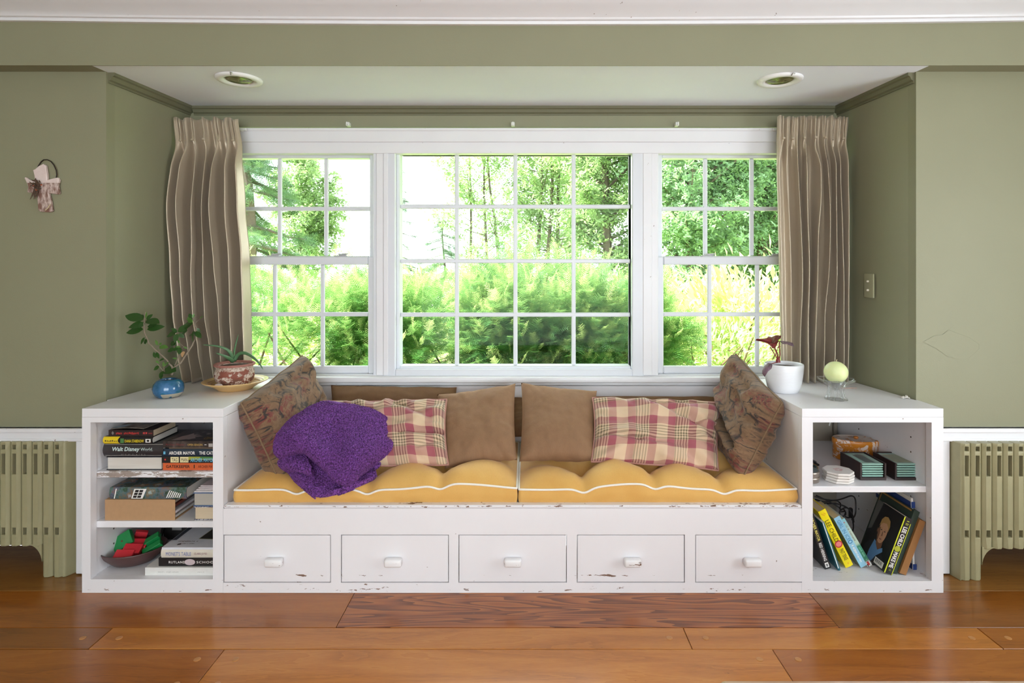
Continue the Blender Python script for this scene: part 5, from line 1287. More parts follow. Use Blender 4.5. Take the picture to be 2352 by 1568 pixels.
# ------------------------------------------------------------------ right bookcase: upper compartment
s4 = RSH[0][1]+.0004; RX0, RX1 = 1.0755, 1.556
BXM = mat('dark_espresso_wood', srgb(48, 34, 34), .45, .2, 40)
GE = mat('green_glass_edge', srgb(146, 186, 172), .12, .1, 60, coat=.4); GDK = mat('coaster_print_dark', srgb(70, 94, 92), .3, .3, 40); GSAGE = mat('coaster_print_sage', srgb(132, 142, 112), .3, .2, 60)
def coaster_box(label, x0, x1, y0, tone, place):
    t = thing('coaster_box', label, 'coaster box', ((x0+x1)/2, y0, s4))
    h = .068; d = .15
    box_obj('base', BXM, t, x0, x1, y0, y0+d, s4, s4+.011, bev=.001)
    for a in (x0, x1-.007): box_obj('side', BXM, t, a, a+.007, y0, y0+d, s4+.0112, s4+h, bev=.001)
    box_obj('back', BXM, t, x0+.0072, x1-.0072, y0+d-.007, y0+d, s4+.0112, s4+h, bev=.001)
    for k in range(6):
        z = s4+.0116+.0093*k; j = random.uniform(-.0015, .0015)
        c = thing('coaster', ('glass coaster in the %s box, ' % place)+('lowest of six', 'second from the bottom', 'third from the bottom', 'third from the top', 'second from the top', 'topmost with its face showing')[k], 'coaster', ((x0+x1)/2, y0+d/2, z), 'glass coasters in the %s box' % place)
        box_obj('glass', GE, c, x0+.010+j, x1-.010+j, y0+.003+abs(j), y0+d-.01, z+.002, z+.0072, bev=.0012)
        box_obj('backing', GDK, c, x0+.012+j, x1-.012+j, y0+.006+abs(j), y0+d-.012, z, z+.0019)
        if k == 5:
            b = MB(); e = .022 if tone == GDK else .006
            b.poly([(x0+.010+e, y0+.02, z+.0074), (x1-.010-e, y0+.02, z+.0074), (x1-.010-e, y0+d-.03, z+.0074), (x0+.010+e, y0+d-.03, z+.0074)]); b.build('face_print', tone, c, fix=False)
coaster_box('dark wooden box of glass coasters nearer the middle of the right shelf', X(1976, 2.33), X(2036, 2.33), 2.33, GDK, 'left')
coaster_box('dark wooden box of glass coasters against the right side of the shelf', X(2056, 2.33), X(2108, 2.33)+.010, 2.33, GSAGE, 'right')
CW = mat('white_ceramic', srgb(226, 220, 214), .45, .05, 50); CL = mat('grey_ceramic_line', srgb(150, 140, 136), .6)
def oct_(r, z0, z1, c, m, nm, par, n=8, rot=.2, bev=.002):
    b = MB(); ring = lambda z, rr: [(c[0]+rr*math.cos(2*PI*k/n+rot), c[1]+rr*math.sin(2*PI*k/n+rot), z) for k in range(n)]
    b.hexa(ring(z0, r), ring(z1, r)); o = b.build(nm, m, par)
    if bev: md = o.modifiers.new('edge', 'BEVEL'); md.width = bev; md.segments = 2
    return o
cc = (X(1925, 2.335), 2.335)
for k in range(4):
    z = s4+.0105*k
    t = thing('ceramic_coaster', ('white octagonal ceramic coaster at the bottom of the stack of four', 'white octagonal ceramic coaster second from the bottom of its stack', 'white octagonal ceramic coaster second from the top of its stack', 'white octagonal ceramic coaster with a pink flower, on top of its stack')[k], 'coaster', (*cc, z), 'white ceramic coasters')
    c = (cc[0]+random.uniform(-.0015, .0015), cc[1]+random.uniform(-.0015, .0015))
    oct_(.0575, z+.0012, z+.0100, c, CW, 'tile', t, rot=.2+k*.04); oct_(.054, z, z+.0012, c, CL, 'foot', t, bev=0, rot=.2)
    if k == 3:
        for q in range(5):
            a = 2*PI*q/5; shape2d([(c[0]+.012*math.cos(a)+x, c[1]+.012*math.sin(a)+y) for x, y in ell(0, 0, .008, .005, 8)], lambda x, y: (x, y, z+.0104), mat('pink_flower_print', srgb(216, 172, 170), .5), t, 'flower_print', local=False)
TIN = mat('brushed_tin', srgb(176, 164, 152), .3, .1, 30, metal=.8); TEAL = mat('teal_lid', srgb(104, 120, 122), .3, .2, 30, metal=.4)
for k in range(2):
    z = s4+.0215*k; c = (1.122, 2.335)
    t = thing('round_tin', ('lower of two round silver tins at the left end of the right shelf', 'upper of two round silver tins at the left end of the right shelf')[k], 'tin', (*c, z), 'round silver tins')
    MB().lathe([(.001, 0), (.043, 0), (.044, .002), (.044, .012), (.0452, .0125), (.0452, .020), (.043, .021), (.001, .0205)], (*c, z), 36, caps=False).build('tin_body', TIN, t, smooth=True)
    MB().lathe([(.001, .0209), (.040, .0211)], (*c, z), 36, caps=False).build('lid_top', TEAL, t)
s = Nodes('teal_marbled_print'); s.set(Base_Color=s.ramp(s.noise(30, 4, None, .6, 1.5), [(.35, srgb(30, 44, 46)), (.5, srgb(60, 96, 98)), (.62, srgb(168, 176, 166)), (.7, srgb(50, 70, 70))]), Roughness=.25)
tp = thing('tray', 'small dark teal patterned tray with a gold rim behind the ceramic coasters', 'tray', (1.14, 2.44, s4))
b = MB(); b.lathe([(.001, .004), (.060, .004), (.072, .012), (.075, .013), (.072, .009), (.060, .0), (.001, 0)], (1.150, 2.47, s4), 40, caps=False); b.build('dish', s.m, tp, smooth=True)
MB().tube([(1.150+.0745*math.cos(2*PI*k/32), 2.47+.0745*math.sin(2*PI*k/32), s4+.013) for k in range(32)], .0018, 6, closed=True).build('rim', mat('gold_rim', srgb(200, 160, 100), .3, metal=.7), tp, smooth=True)
# cookie tin
s = Nodes('orange_floral_tin'); vo = s.n('TexVoronoi', i_Scale=34.0, feature='DISTANCE_TO_EDGE'); s.put(vo.inputs['Vector'], s.co()); v2 = s.n('TexVoronoi', i_Scale=22.0); s.put(v2.inputs['Vector'], s.co())
fl_ = s.math('MULTIPLY', s.thresh(s.noise(26, 4, None, .7, .8), .53, .56), s.thresh(vo.outputs['Distance'], .02, .05)); fl_ = s.math('MAXIMUM', fl_, s.math('MULTIPLY', s.math('LESS_THAN', v2.outputs['Distance'], .16), s.math('GREATER_THAN', v2.outputs['Distance'], .06)))
s.set(Base_Color=s.mix(fl_, s.mix(s.noise(8), srgb(196, 112, 26), srgb(214, 140, 48)), srgb(226, 204, 190)), Roughness=.35); OT = s.m
s = Nodes('frosted_lid'); s.set(Base_Color=s.mix(s.thresh(s.noise(40, 3), .56, .62), srgb(204, 190, 176), srgb(180, 112, 52)), Roughness=.4)
cx, cy = X(1964, 2.60), 2.60; rt = Matrix.Rotation(-.25, 3, 'Z')
ct = thing('cookie_tin', 'oval orange tin printed with white flowers at the back of the right shelf', 'tin', (cx, cy, s4))
MB().lathe([(.001, 0), (.088, 0), (.091, .004), (.091, .066), (.094, .068), (.094, .086), (.091, .090), (.088, .0905)], (cx, cy, s4), 48, sy=.62, rot=rt, caps=False).build('tin_body', OT, ct, smooth=True)
MB().lathe([(.088, .0905), (.080, .0885), (.040, .0895), (.001, .0895)], (cx, cy, s4), 48, sy=.62, rot=rt, caps=False).build('lid_panel', s.m, ct, smooth=True)
MB().lathe([(.002, .0895), (.008, .0905), (.011, .095), (.008, .099), (.001, .100)], (cx+.004, cy, s4), 16).build('lid_knob', mat('orange_knob', srgb(196, 120, 50), .4), ct, smooth=True)
# dark folding stand, conduit and plug at the back
es = thing('folding_stand', 'dark thin folding stand lying at the left back of the right shelf', 'stand', (1.16, 2.56, s4))
MB().box(1.080, 1.255, 2.50, 2.62, s4, s4+.008, bev=.002).build('base', K, es); MB().tube([(1.250, 2.52, s4+.010), (1.165, 2.56, s4+.055), (1.085, 2.60, s4+.088)], .004, 6).build('arm', K, es); MB().tube([(1.250, 2.62, s4+.010), (1.165, 2.63, s4+.055), (1.085, 2.64, s4+.088)], .004, 6).build('arm', K, es)
CP = mat('taupe_painted_pipe', srgb(150, 138, 124), .6)
pp = thing('conduit', 'painted conduit pipe running down the back wall inside the right bookcase', 'pipe', (X(1919, 2.86), 2.862, s4))
MB().tube([(X(1919, 2.86), 2.862, .665), (X(1919, 2.86), 2.862, s4+.002)], .010, 12).build('pipe', CP, pp, smooth=True)
MB().tube([(1.082, 2.862, s4+.115), (X(1905, 2.86), 2.862, s4+.115)], .009, 12).build('cross_pipe', CP, pp, smooth=True)
pg = thing('electric_plug', 'small white plug on the conduit at the back of the right shelf', 'plug', (X(1907, 2.83), 2.84, s4+.11))
b = MB(); xp = X(1906, 2.835); b.box(xp-.014, xp+.012, 2.822, 2.850, s4+.102, s4+.130, bev=.004); b.build('plug_body', mat('white_plastic', srgb(225, 225, 222), .4), pg); MB().tube([(xp, 2.822, s4+.112), (xp-.01, 2.812, s4+.108), (xp-.016, 2.810, s4+.09)], .003, 6).build('cable', mat('white_plastic', srgb(225, 225, 222), .4), pg)
# ------------------------------------------------------------------ right bookcase: leaning books
s5 = RFLOOR+.0006
def stand(xb, lean, L, T, y, z0=s5):
    """matrix of a standing book: lean > 0 has its top tipped to the left; xb = X of the corner that touches the shelf"""
    a = math.radians(lean); R_ = Matrix.Rotation(PI/2-a, 4, 'Y')
    low = R_ @ Vector((L, 0, 0 if lean >= 0 else T))
    return Matrix.Translation(Vector((xb, y, z0))-low) @ R_
GR = 'books leaning left in the right bookcase'; GQ = 'books leaning right in the right bookcase'
PK = cmat('purple_cover', 122, 52, 98)
o = book('white book with a purple upper spine at the far left of the right bookcase', .235, .022, .16, cmat('cream_spine', 206, 198, 188), PW, stand(1.0895, 2.5, .235, .022, 2.30), True, GR)
patch(o, .0, .145, .0005, .0215, PK); on_spine(o, 'CHILD', .045, .125, .004, .019, cmat('pale_lilac', 226, 196, 216), bold=.02, yo=-.0004); patch(o, .147, .160, .003, .019, NV); scribble(o, lambda a, c: (a, -.0004, c), .168, .21, .005, .017, cmat('tan_ink', 168, 140, 116), 8); shape2d(ell(.222, .011, .005, .005, 8), lambda a, c: (a, -.0004, c), GREY, o, 'emblem')
o = book('black hardback with yellow and white capitals leaning left', .225, .024, .155, K, PC, stand(1.186, 18, .225, .024, 2.318), True, GR)
on_spine(o, 'ARCHER MAYOR', .012, .110, .006, .018, cmat('pale_yellow_ink', 222, 210, 110), bold=.015); on_spine(o, 'RED HERRING', .118, .192, .006, .018, WT, bold=.015); patch(o, .200, .219, .005, .019, WT); patch(o, .204, .216, .008, .016, GREY, y=-.0005)
o = book('curled paperback magazine with a teal back between the black and yellow books', .20, .010, .15, cmat('teal_cover', 36, 108, 126), PW, stand(1.234, 19, .20, .010, 2.312), False, GR, spine_round=.004, name='magazine'); o['category'] = 'magazine'; patch(o, .0, .19, .001, .004, WT, y=-.0045)
YB_ = cmat('bright_yellow_cover', 236, 214, 24, .35)
o = book('bright yellow spined hardback leaning left between the black and blue books', .250, .032, .165, YB_, PC, stand(1.2745, 26.5, .250, .032, 2.330), True, GR, spine_round=.002)
on_spine(o, 'LEE CHILD', .044, .138, .007, .024, cmat('dark_olive_ink', 66, 62, 20), yo=-.0024); shape2d(ell(.150, .016, .015, .0155, 20), lambda a, c: (a, -.0026, c), RD, o, 'sticker'); shape2d(ell(.150, .016, .010, .011, 18), lambda a, c: (a, -.0028, c), cmat('pink_sticker', 230, 130, 130), o, 'sticker')
on_spine(o, 'PAST TENSE', .172, .220, .008, .024, cmat('dark_olive_ink', 66, 62, 20), yo=-.0024)
for k in range(5): shape2d(ell(.014+.004*(k % 3), .009+.004*k*.8, .003, .002, 6), lambda a, c: (a, -.0025, c), cmat('orange_print', 226, 166, 40), o, 'burst_print')
shape2d([(.232, .012), (.240, .016), (.232, .020)], lambda a, c: (a, -.0024, c), cmat('orange_print', 226, 166, 40), o, 'emblem')
LB = Nodes('pale_blue_spine'); LB.set(Base_Color=LB.mix(LB.noise(14, 3), srgb(112, 172, 202), srgb(168, 212, 230)), Roughness=.4)
o = book('pale blue paperback leaning left with darker blue capitals', .225, .026, .150, LB.m, PC, stand(1.335, 29, .225, .026, 2.330), False, GR)
DB = cmat('mid_blue_ink', 62, 128, 176); on_spine(o, 'GIRL IN ICE', .014, .104, .005, .020, DB, bold=.005); shape2d(ell(.112, .013, .008, .0095, 18), lambda a, c: (a, -.0005, c), DB, o, 'emblem'); shape2d(ell(.112, .013, .0045, .006, 14), lambda a, c: (a, -.0007, c), LB.m, o, 'emblem')
scribble(o, lambda a, c: (a, -.0005, c), .128, .205, .008, .018, WT, 16); GRN = cmat('grey_green_board', 128, 144, 138)
shape2d([(.0, .002), (.225, .002), (.225, .148), (0, .148)], lambda a, c: (a, c, -.0004), GRN, o, 'cover_print')
TG = Nodes('pale_teal_cover'); sep = TG.n('SeparateXYZ'); TG.put(sep.inputs[0], TG.co()); TG.set(Base_Color=TG.ramp(sep.outputs[0], [(.0, srgb(128, 184, 196)), (.03, srgb(150, 190, 186)), (.06, srgb(190, 206, 188)), (.115, srgb(180, 204, 184)), (.125, srgb(60, 134, 108)), (.19, srgb(52, 118, 88)), (.2, srgb(214, 214, 208))]), Roughness=.4)
o = book('pale teal and green paperback leaning left, last before the dark gap', .218, .019, .145, TG.m, PC, stand(1.366, 30.5, .218, .019, 2.335), False, GR)
scribble(o, lambda a, c: (a, -.0004, c), .010, .018, .004, .014, RD, 3); scribble(o, lambda a, c: (a, -.0004, c), .03, .10, .006, .012, GREY, 16); scribble(o, lambda a, c: (a, -.0004, c), .13, .19, .006, .014, cmat('pale_green_ink', 120, 178, 150), 12); patch(o, .196, .212, .005, .013, RD); patch(o, .204, .218, .002, .005, BLK, y=-.0005)
# leaning right group
a_ = -20.5
BG = cmat('bottle_green_board', 44, 60, 52); GOLD = cmat('tan_gold_edge', 164, 118, 66)
o = book('black hardback with a man\'s portrait on its back and a yellow edged spine, leaning right', .232, .033, .168, K, PW, stand(1.4235, a_, .232, .033, 2.276), True, GQ, spine_round=.001)
patch(o, .0, .232, .0, .0045, cmat('acid_yellow', 206, 214, 50), y=-.0013); patch(o, .02, .232, .0305, .033, cmat('acid_yellow', 206, 214, 50), y=-.0013)
on_spine(o, 'LEE CHILD', .038, .116, .009, .026, WT, bold=.03, yo=-.0014); on_spine(o, 'MAKE ME', .142, .206, .009, .026, WT, bold=.03, yo=-.0014)
shape2d(ell(.128, .017, .012, .012, 10), lambda a, c: (a, -.0016, c), cmat('olive_yellow', 176, 180, 60), o, 'sticker'); scribble(o, lambda a, c: (a, -.0016, c), .012, .032, .012, .026, cmat('olive_yellow', 176, 180, 60), 4); scribble(o, lambda a, c: (a, -.0014, c), .212, .224, .012, .024, cmat('dark_yellow_green', 120, 128, 50), 3)
def back(a, c, lay=0): return (.232*c, .168*(1-a), -.0004-.0003*lay)
pr = lambda nm, pts, m, lay=0: shape2d(pts, lambda a, c: back(a, c, lay), m, o, nm)
pr('cover_print', [(.0, .0), (.22, .0), (.12, .5), (0, .55)], cmat('print_grey', 92, 92, 92)); pr('cover_print', [(.0, .62), (.16, .56), (.13, .98), (.0, .98)], cmat('print_dark', 30, 30, 32))
skin = cmat('print_skin', 204, 154, 122); shd = cmat('print_skin_shade', 128, 88, 68)
pr('portrait_print', [(.08, 1.0), (.10, .80), (.22, .70), (.36, .66), (.62, .70), (.86, .86), (.90, 1.0)], cmat('print_jacket', 50, 50, 52), 1)
pr('portrait_print', [(.30, 1.0), (.30, .84), (.36, .63), (.44, .66), (.58, .74), (.70, .68), (.74, .74), (.58, .86), (.48, 1.0)], cmat('print_blue_shirt', 104, 148, 198), 2)
pr('portrait_print', [(.42, .60), (.64, .58), (.66, .70), (.56, .76), (.44, .68)], shd, 3)
pr('portrait_print', ell(.53, .44, .155, .205, 26), skin, 4); pr('portrait_print', [(.38, .40), (.42, .38), (.46, .50), (.46, .60), (.44, .62), (.39, .54)], shd, 5)
pr('portrait_print', [(.36, .38), (.37, .26), (.44, .19), (.55, .17), (.66, .21), (.71, .30), (.70, .40), (.66, .33), (.58, .28), (.46, .30), (.40, .34)], cmat('print_hair', 176, 138, 84), 6)
for ex in (.475, .60): pr('portrait_print', ell(ex, .42, .028, .010, 10), cmat('print_eye', 52, 40, 36), 6); pr('portrait_print', [(ex-.04, .398), (ex+.035, .392), (ex+.035, .384), (ex-.04, .389)], cmat('print_hair', 176, 138, 84), 7)
pr('portrait_print', [(.535, .43), (.555, .43), (.575, .51), (.53, .515)], shd, 7); pr('portrait_print', [(.495, .565), (.585, .56), (.575, .578), (.51, .58)], cmat('print_lip', 140, 82, 74), 7); pr('portrait_print', ell(.352, .46, .018, .04, 10), shd, 5)
pr('barcode_print', [(.60, .87), (.93, .87), (.93, .975), (.60, .975)], WT, 8)
for k in range(12): pr('barcode_print', [(.64+.021*k, .885), (.64+.021*k+.008+.005*(k % 3 == 0), .885), (.64+.021*k+.008+.005*(k % 3 == 0), .945), (.64+.021*k, .945)], BLK, 9)
# board of games box behind it: dark green with tan edges
ca, sa = math.cos(math.radians(a_)), math.sin(math.radians(a_))
xb2 = 1.4235+.0242/ca
o = book('large dark green book with gold decorated top edge, leaning right behind the portrait book', .258, .024, .215, BG, cmat('green_page_edge', 70, 84, 72), stand(xb2, a_, .258, .024, 2.284), True, GQ)
for e in (0.004, .25): shape2d([(e, .012), (e+.006, .012), (e+.006, .205), (e, .205)], lambda a, c: (a, c, -.0005), GOLD, o, 'gold_line')
shape2d([(.004, .200), (.256, .200), (.256, .206), (.004, .206)], lambda a, c: (a, c, -.0005), GOLD, o, 'gold_line')
for y0_, y1_ in ((.03, .085), (.10, .17)): shape2d([(y0_, .008), (y1_, .008), (y1_-.006, .020), (y0_+.008, .020)], lambda y, zz: (-.0006, y, zz), cmat('gold_print', 196, 150, 40), o, 'gold_print')
o = book('plain tan brown book leaning right at the right end of the row', .222, .026, .13, cmat('tan_brown_cover', 150, 104, 58, .55), PC, stand(xb2+.0264/ca, a_, .222, .026, 2.274), True, GQ)
en = book('white mailing box with dark blue bands leaning against the right end of the bookcase', .285, .008, .21, WC, PW, stand(1.532, 1.5, .285, .008, 2.315), True, None, name='mailing_box'); en['category'] = 'box'
for x0_, x1_ in ((.015, .04), (.068, .085), (.262, .285)): patch(en, x0_, x1_, .0006, .0154, cmat('mailer_blue', 36, 60, 122)); shape2d([(x0_, .002), (x1_, .002), (x1_, .235), (x0_, .235)], lambda a, c: (a, c, -.0004), cmat('mailer_blue', 36, 60, 122), en, 'blue_band')
shape2d(ell(.235, .03, .006, .012, 10), lambda a, c: (a, c, -.0004), RD, en, 'red_print'); shape2d(ell(.054, .06, .007, .012, 10), lambda a, c: (a, c, -.0004), RD, en, 'red_print')
# tangle of black cables
cbm = mat('black_cable', srgb(34, 28, 30), .5)
def cable(label, pts, r=.003):
    t = thing('cable', label, 'cable', pts[0], 'black cables behind the leaning books'); P_ = [Vector(p) for p in pts]
    for _ in range(2):
        Q = [P_[0]]
        for a, c in zip(P_, P_[1:]): Q += [a*.75+c*.25, a*.25+c*.75]
        P_ = Q+[P_[-1]]
    MB().tube(P_, r, 6).build('cord', cbm, t, smooth=True); return t
q = lambda zx, zy, y: tuple(P(1860+zx/7.128, 1120+zy/7.128, y))
cable('black cable looping up to the top of the right bookcase\'s lower compartment', [q(80, 140, 2.52), q(240, 190, 2.52), q(420, 210, 2.54), q(560, 170, 2.55), q(680, 120, 2.56), q(745, 160, 2.56), (q(755, 300, 2.56)), q(750, 440, 2.55), q(690, 520, 2.52)])
cable('black cable sagging in several coils behind the yellow and blue books', [q(90, 190, 2.60), q(250, 240, 2.56), q(420, 190, 2.6), q(520, 260, 2.58), q(480, 360, 2.55), q(560, 340, 2.55), q(600, 440, 2.57), q(520, 480, 2.57), q(470, 390, 2.56), q(600, 300, 2.58), q(700, 420, 2.57), q(720, 560, 2.53)])
cable('black cable with a knotted middle behind the blue paperback', [q(100, 120, 2.65), q(330, 230, 2.62), q(520, 340, 2.60), q(480, 400, 2.6), q(600, 380, 2.62), q(560, 460, 2.61), q(640, 500, 2.61), q(680, 440, 2.60), q(720, 620, 2.56), q(700, 720, 2.54)])
t = cable('black mains lead with a moulded plug end hanging at the back of the compartment', [q(230, 260, 2.66), q(440, 250, 2.66), q(640, 330, 2.63), q(670, 420, 2.62)], .0035); pe = P(1860+670/7.128, 1120+380/7.128, 2.62)
MB().box(pe.x-.008, pe.x+.008, 2.612, 2.628, pe.z-.03, pe.z+.015, bev=.004).build('plug_end', cbm, t)
# ------------------------------------------------------------------ garden beyond the window
s = Nodes('sunlit_lawn'); s.set(Base_Color=s.mix(s.noise(1.2, 5), srgb(128, 154, 84), srgb(182, 196, 122)), Roughness=.9)
lawn = MB(); lawn.grid(lambda u, v: Vector((-45+90*u, B+.2+70*v, -.32+.10*noise.noise(Vector((u*9, v*9, 0)))+1.6*max(0, v-.25))), 40, 40); lw = lawn.build('lawn', s.m, None, smooth=True); tag(lw, 'sunlit grass lawn behind the hedge', 'lawn', None, 'stuff')
def leafmat(name, c1, c2, tr=.45, scale=3.0, rough=.45):
    m = Nodes(name); oi = m.noise(scale, 4); at = m.noise(40, 2)
    c = m.mix(m.math('ADD', m.math('MULTIPLY', oi, .6), m.math('MULTIPLY', at, .4)), c1, c2); m.set(Base_Color=c, Roughness=rough)
    t = m.n('BsdfTranslucent'); m.put(t.inputs[0], m.mix(.5, c, srgb(170, 204, 120)))
    mx = m.n('MixShader', i_0=tr); m.put(mx.inputs[1], m.b.outputs[0]); m.put(mx.inputs[2], t.outputs[0]); m.t.links.new(mx.outputs[0], m.out.inputs[0])
    return m.m
YEW = leafmat('yew_needles', srgb(42, 98, 48), srgb(98, 158, 68), .34); YEW2 = leafmat('dark_yew_needles', srgb(36, 84, 52), srgb(84, 140, 70), .3)
SPR = leafmat('spruce_needles', srgb(44, 78, 60), srgb(92, 128, 92), .25); DEC = leafmat('tree_leaves', srgb(104, 136, 96), srgb(176, 194, 146), .45); DEC2 = leafmat('blue_green_leaves', srgb(92, 132, 106), srgb(160, 186, 142), .42)
TIPS = leafmat('sunlit_tip_needles', srgb(150, 182, 96), srgb(222, 226, 160), .45)
BRT = leafmat('yellow_shrub_leaves', srgb(148, 170, 92), srgb(222, 222, 148), .45); BARK = mat('tree_bark', srgb(96, 84, 74), .9, .3, 20)
BARK2 = mat('shrub_twigs', srgb(92, 70, 52), .9, .3, 30)
def spray_template(n=10, w=.34, droop=.25):
    """flat needle spray along +x, unit length, quads"""
    V, Fq = [], []
    def quad(a, b_, c, d): i = len(V); V.extend((a, b_, c, d)); Fq.append((i, i+1, i+2, i+3))
    z = lambda x: -droop*x*x
    quad((0, -.008, 0), (0, .008, 0), (1, .003, z(1)), (1, -.003, z(1)))
    for k in range(n):
        x = .06+.92*k/n; L = w*(1-.65*x)*(.75+.5*random.random())
        for sg in (-1, 1):
            tx, ty = x+L*.65, sg*L; wx = .021; tz = z(x)-.10*L+random.uniform(-.03, .03)
            quad((x-wx*.6, 0, z(x)), (x+wx*.9, 0, z(x+.02)), (tx+wx*.4, ty, tz), (tx-wx*.5, ty, tz))
    return np.array(V), np.array(Fq)
def leaf_template(w=.4):
    return np.array([(0, 0, 0), (.45, -w/2, .05), (1, 0, -.08), (.45, w/2, .05)]), np.array([(0, 1, 2, 3)])
def cluster_template(n=7, w=.42):
    V, Fq = [], []
    for k in range(n):
        a = 2*PI*k/n+random.random(); el = random.uniform(-.5, .5); o = np.random.uniform(-.35, .35, 3); L = random.uniform(.45, .7)
        d = np.array((math.cos(a)*math.cos(el), math.sin(a)*math.cos(el), math.sin(el))); s_ = np.cross(d, (.2, .1, 1)); s_ /= np.linalg.norm(s_); i = len(V)
        V += [o, o+d*L*.5-s_*w*L*.5, o+d*L, o+d*L*.5+s_*w*L*.5]; Fq.append((i, i+1, i+2, i+3))
    return np.array(V), np.array(Fq)
def frames(d, up=None):
    d = d/np.linalg.norm(d, axis=1)[:, None]
    u = np.tile(np.array([(0, 0, 1.)]), (len(d), 1)) if up is None else up
    y = np.cross(u, d); y /= np.linalg.norm(y, axis=1)[:, None]+1e-9; z = np.cross(d, y)
    return d, y, z
def shrub(label, cx, cy, rx, ry, ztop, zbase, n, m, size=(.11, .185), seed=0, group=None, twig=BARK2, name='shrub', bump=.10, leafy=False, cat='shrub', tips=0):
    t = thing(name, label, cat, (cx, cy, -.3), group); rng = np.random.RandomState(seed)
    # shell of sprays on a lumpy dome; denser near the surface, some inside
    th = rng.uniform(0, 2*PI, n); ph = np.arccos(rng.uniform(-.35, 1, n)); r = 1-np.abs(rng.normal(0, .17, n))
    H_ = ztop-zbase
    d = np.stack([np.cos(th)*np.sin(ph), np.sin(th)*np.sin(ph), np.cos(ph)], 1)
    sg = np.sign(d)*np.abs(d)**.62                                       # boxier dome
    lump = np.array([noise.noise(Vector((v[0]*2.6+seed, v[1]*2.6, v[2]*2.6)))*1.0+noise.noise(Vector((v[0]*6+seed, v[1]*6, v[2]*6)))*.5 for v in sg])
    rr = r*(1+bump*2*lump)
    pos = np.stack([cx+sg[:, 0]*rx*rr, cy+sg[:, 1]*ry*rr, zbase+(sg[:, 2]*.62+.38)*H_*rr], 1)
    out = d*np.array([1, 1, .9])+rng.normal(0, .35, (n, 3))+np.array([0, 0, .10])
    dx_, dy_, dz_ = frames(out, np.tile(np.array([(0, 0, 1.)]), (n, 1))+rng.normal(0, .28, (n, 3)))
    sc_ = rng.uniform(size[0], size[1], (n, 1))
    tv, tf = leaf_template(.32) if leafy else spray_template()
    f = link('foliage', scatter_mesh('foliage', tv, tf, pos, dx_*sc_, dy_*sc_, dz_*sc_), m, t); f['kind'] = 'stuff'
    if tips:                                             # sunlit highlights put into the pale colour of extra top sprays
        k_ = np.where((d[:, 2] > -.05) & (r > .86))[0]; k_ = k_[rng.rand(len(k_)) < tips]; o_ = out[k_]*.6+np.array([0, 0, .75])
        a_, b_, c_ = frames(o_, rng.normal(0, 1, o_.shape)); q_ = sc_[k_]*.75
        f = link('sunlit_tips', scatter_mesh('sunlit_tips', tv, tf, pos[k_]+o_*.05, a_*q_, b_*q_, c_*q_), TIPS, t); f['kind'] = 'stuff'
    b = MB()
    for k in range(26):
        i = rng.randint(n); p0 = Vector((cx+rng.uniform(-.6, .6)*rx, cy+rng.uniform(-.3, .3)*ry, -.3)); p2 = Vector(pos[i]); p1 = p0.lerp(p2, .5)+Vector((rng.uniform(-.1, .1), rng.uniform(-.1, .1), .12))
        b.tube([p0, p1, p2], [.016, .010, .004], 5)
    b.build('branches', twig, t)
    return t
GH = 'clipped yew shrubs under the window'
shrub('feathery yew shrub filling the lower half of the left window', -1.95, 4.75, 1.15, .75, 1.17, -.1, 7000, YEW, seed=1, group=GH, tips=.3)
shrub('feathery yew shrub behind the left part of the centre window', -.62, 4.72, .85, .70, 1.15, -.1, 7000, YEW, seed=2, group=GH, tips=.32)
shrub('feathery yew shrub with the tallest peak in the middle of the centre window', .10, 4.55, .60, .62, 1.25, -.1, 5800, YEW2, seed=3, group=GH, tips=.3)
shrub('feathery yew shrub reaching the right edge of the centre window', .66, 4.78, .54, .62, 1.10, -.1, 5600, YEW, seed=4, group=GH, tips=.32)
shrub('pale yellow leafy shrub in the lower part of the right window', 2.75, 6.6, 1.35, 1.0, 1.25, -.3, 5200, BRT, size=(.10, .17), seed=5, leafy=True, bump=.16, name='flowering_shrub')
shrub('low pale green shrub below the yellow one in the right window', 1.75, 5.7, .75, .7, .78, -.3, 2600, leafmat('grey_green_leaves', srgb(140, 166, 110), srgb(200, 212, 150), .5), size=(.07, .12), seed=6, leafy=True, bump=.2, name='flowering_shrub')
shrub('long sunlit yellow hedge behind the yew shrubs', -.2, 8.2, 4.2, .8, 1.05, -.3, 7000, BRT, size=(.12, .2), seed=15, leafy=True, bump=.12, name='hedge', cat='hedge')
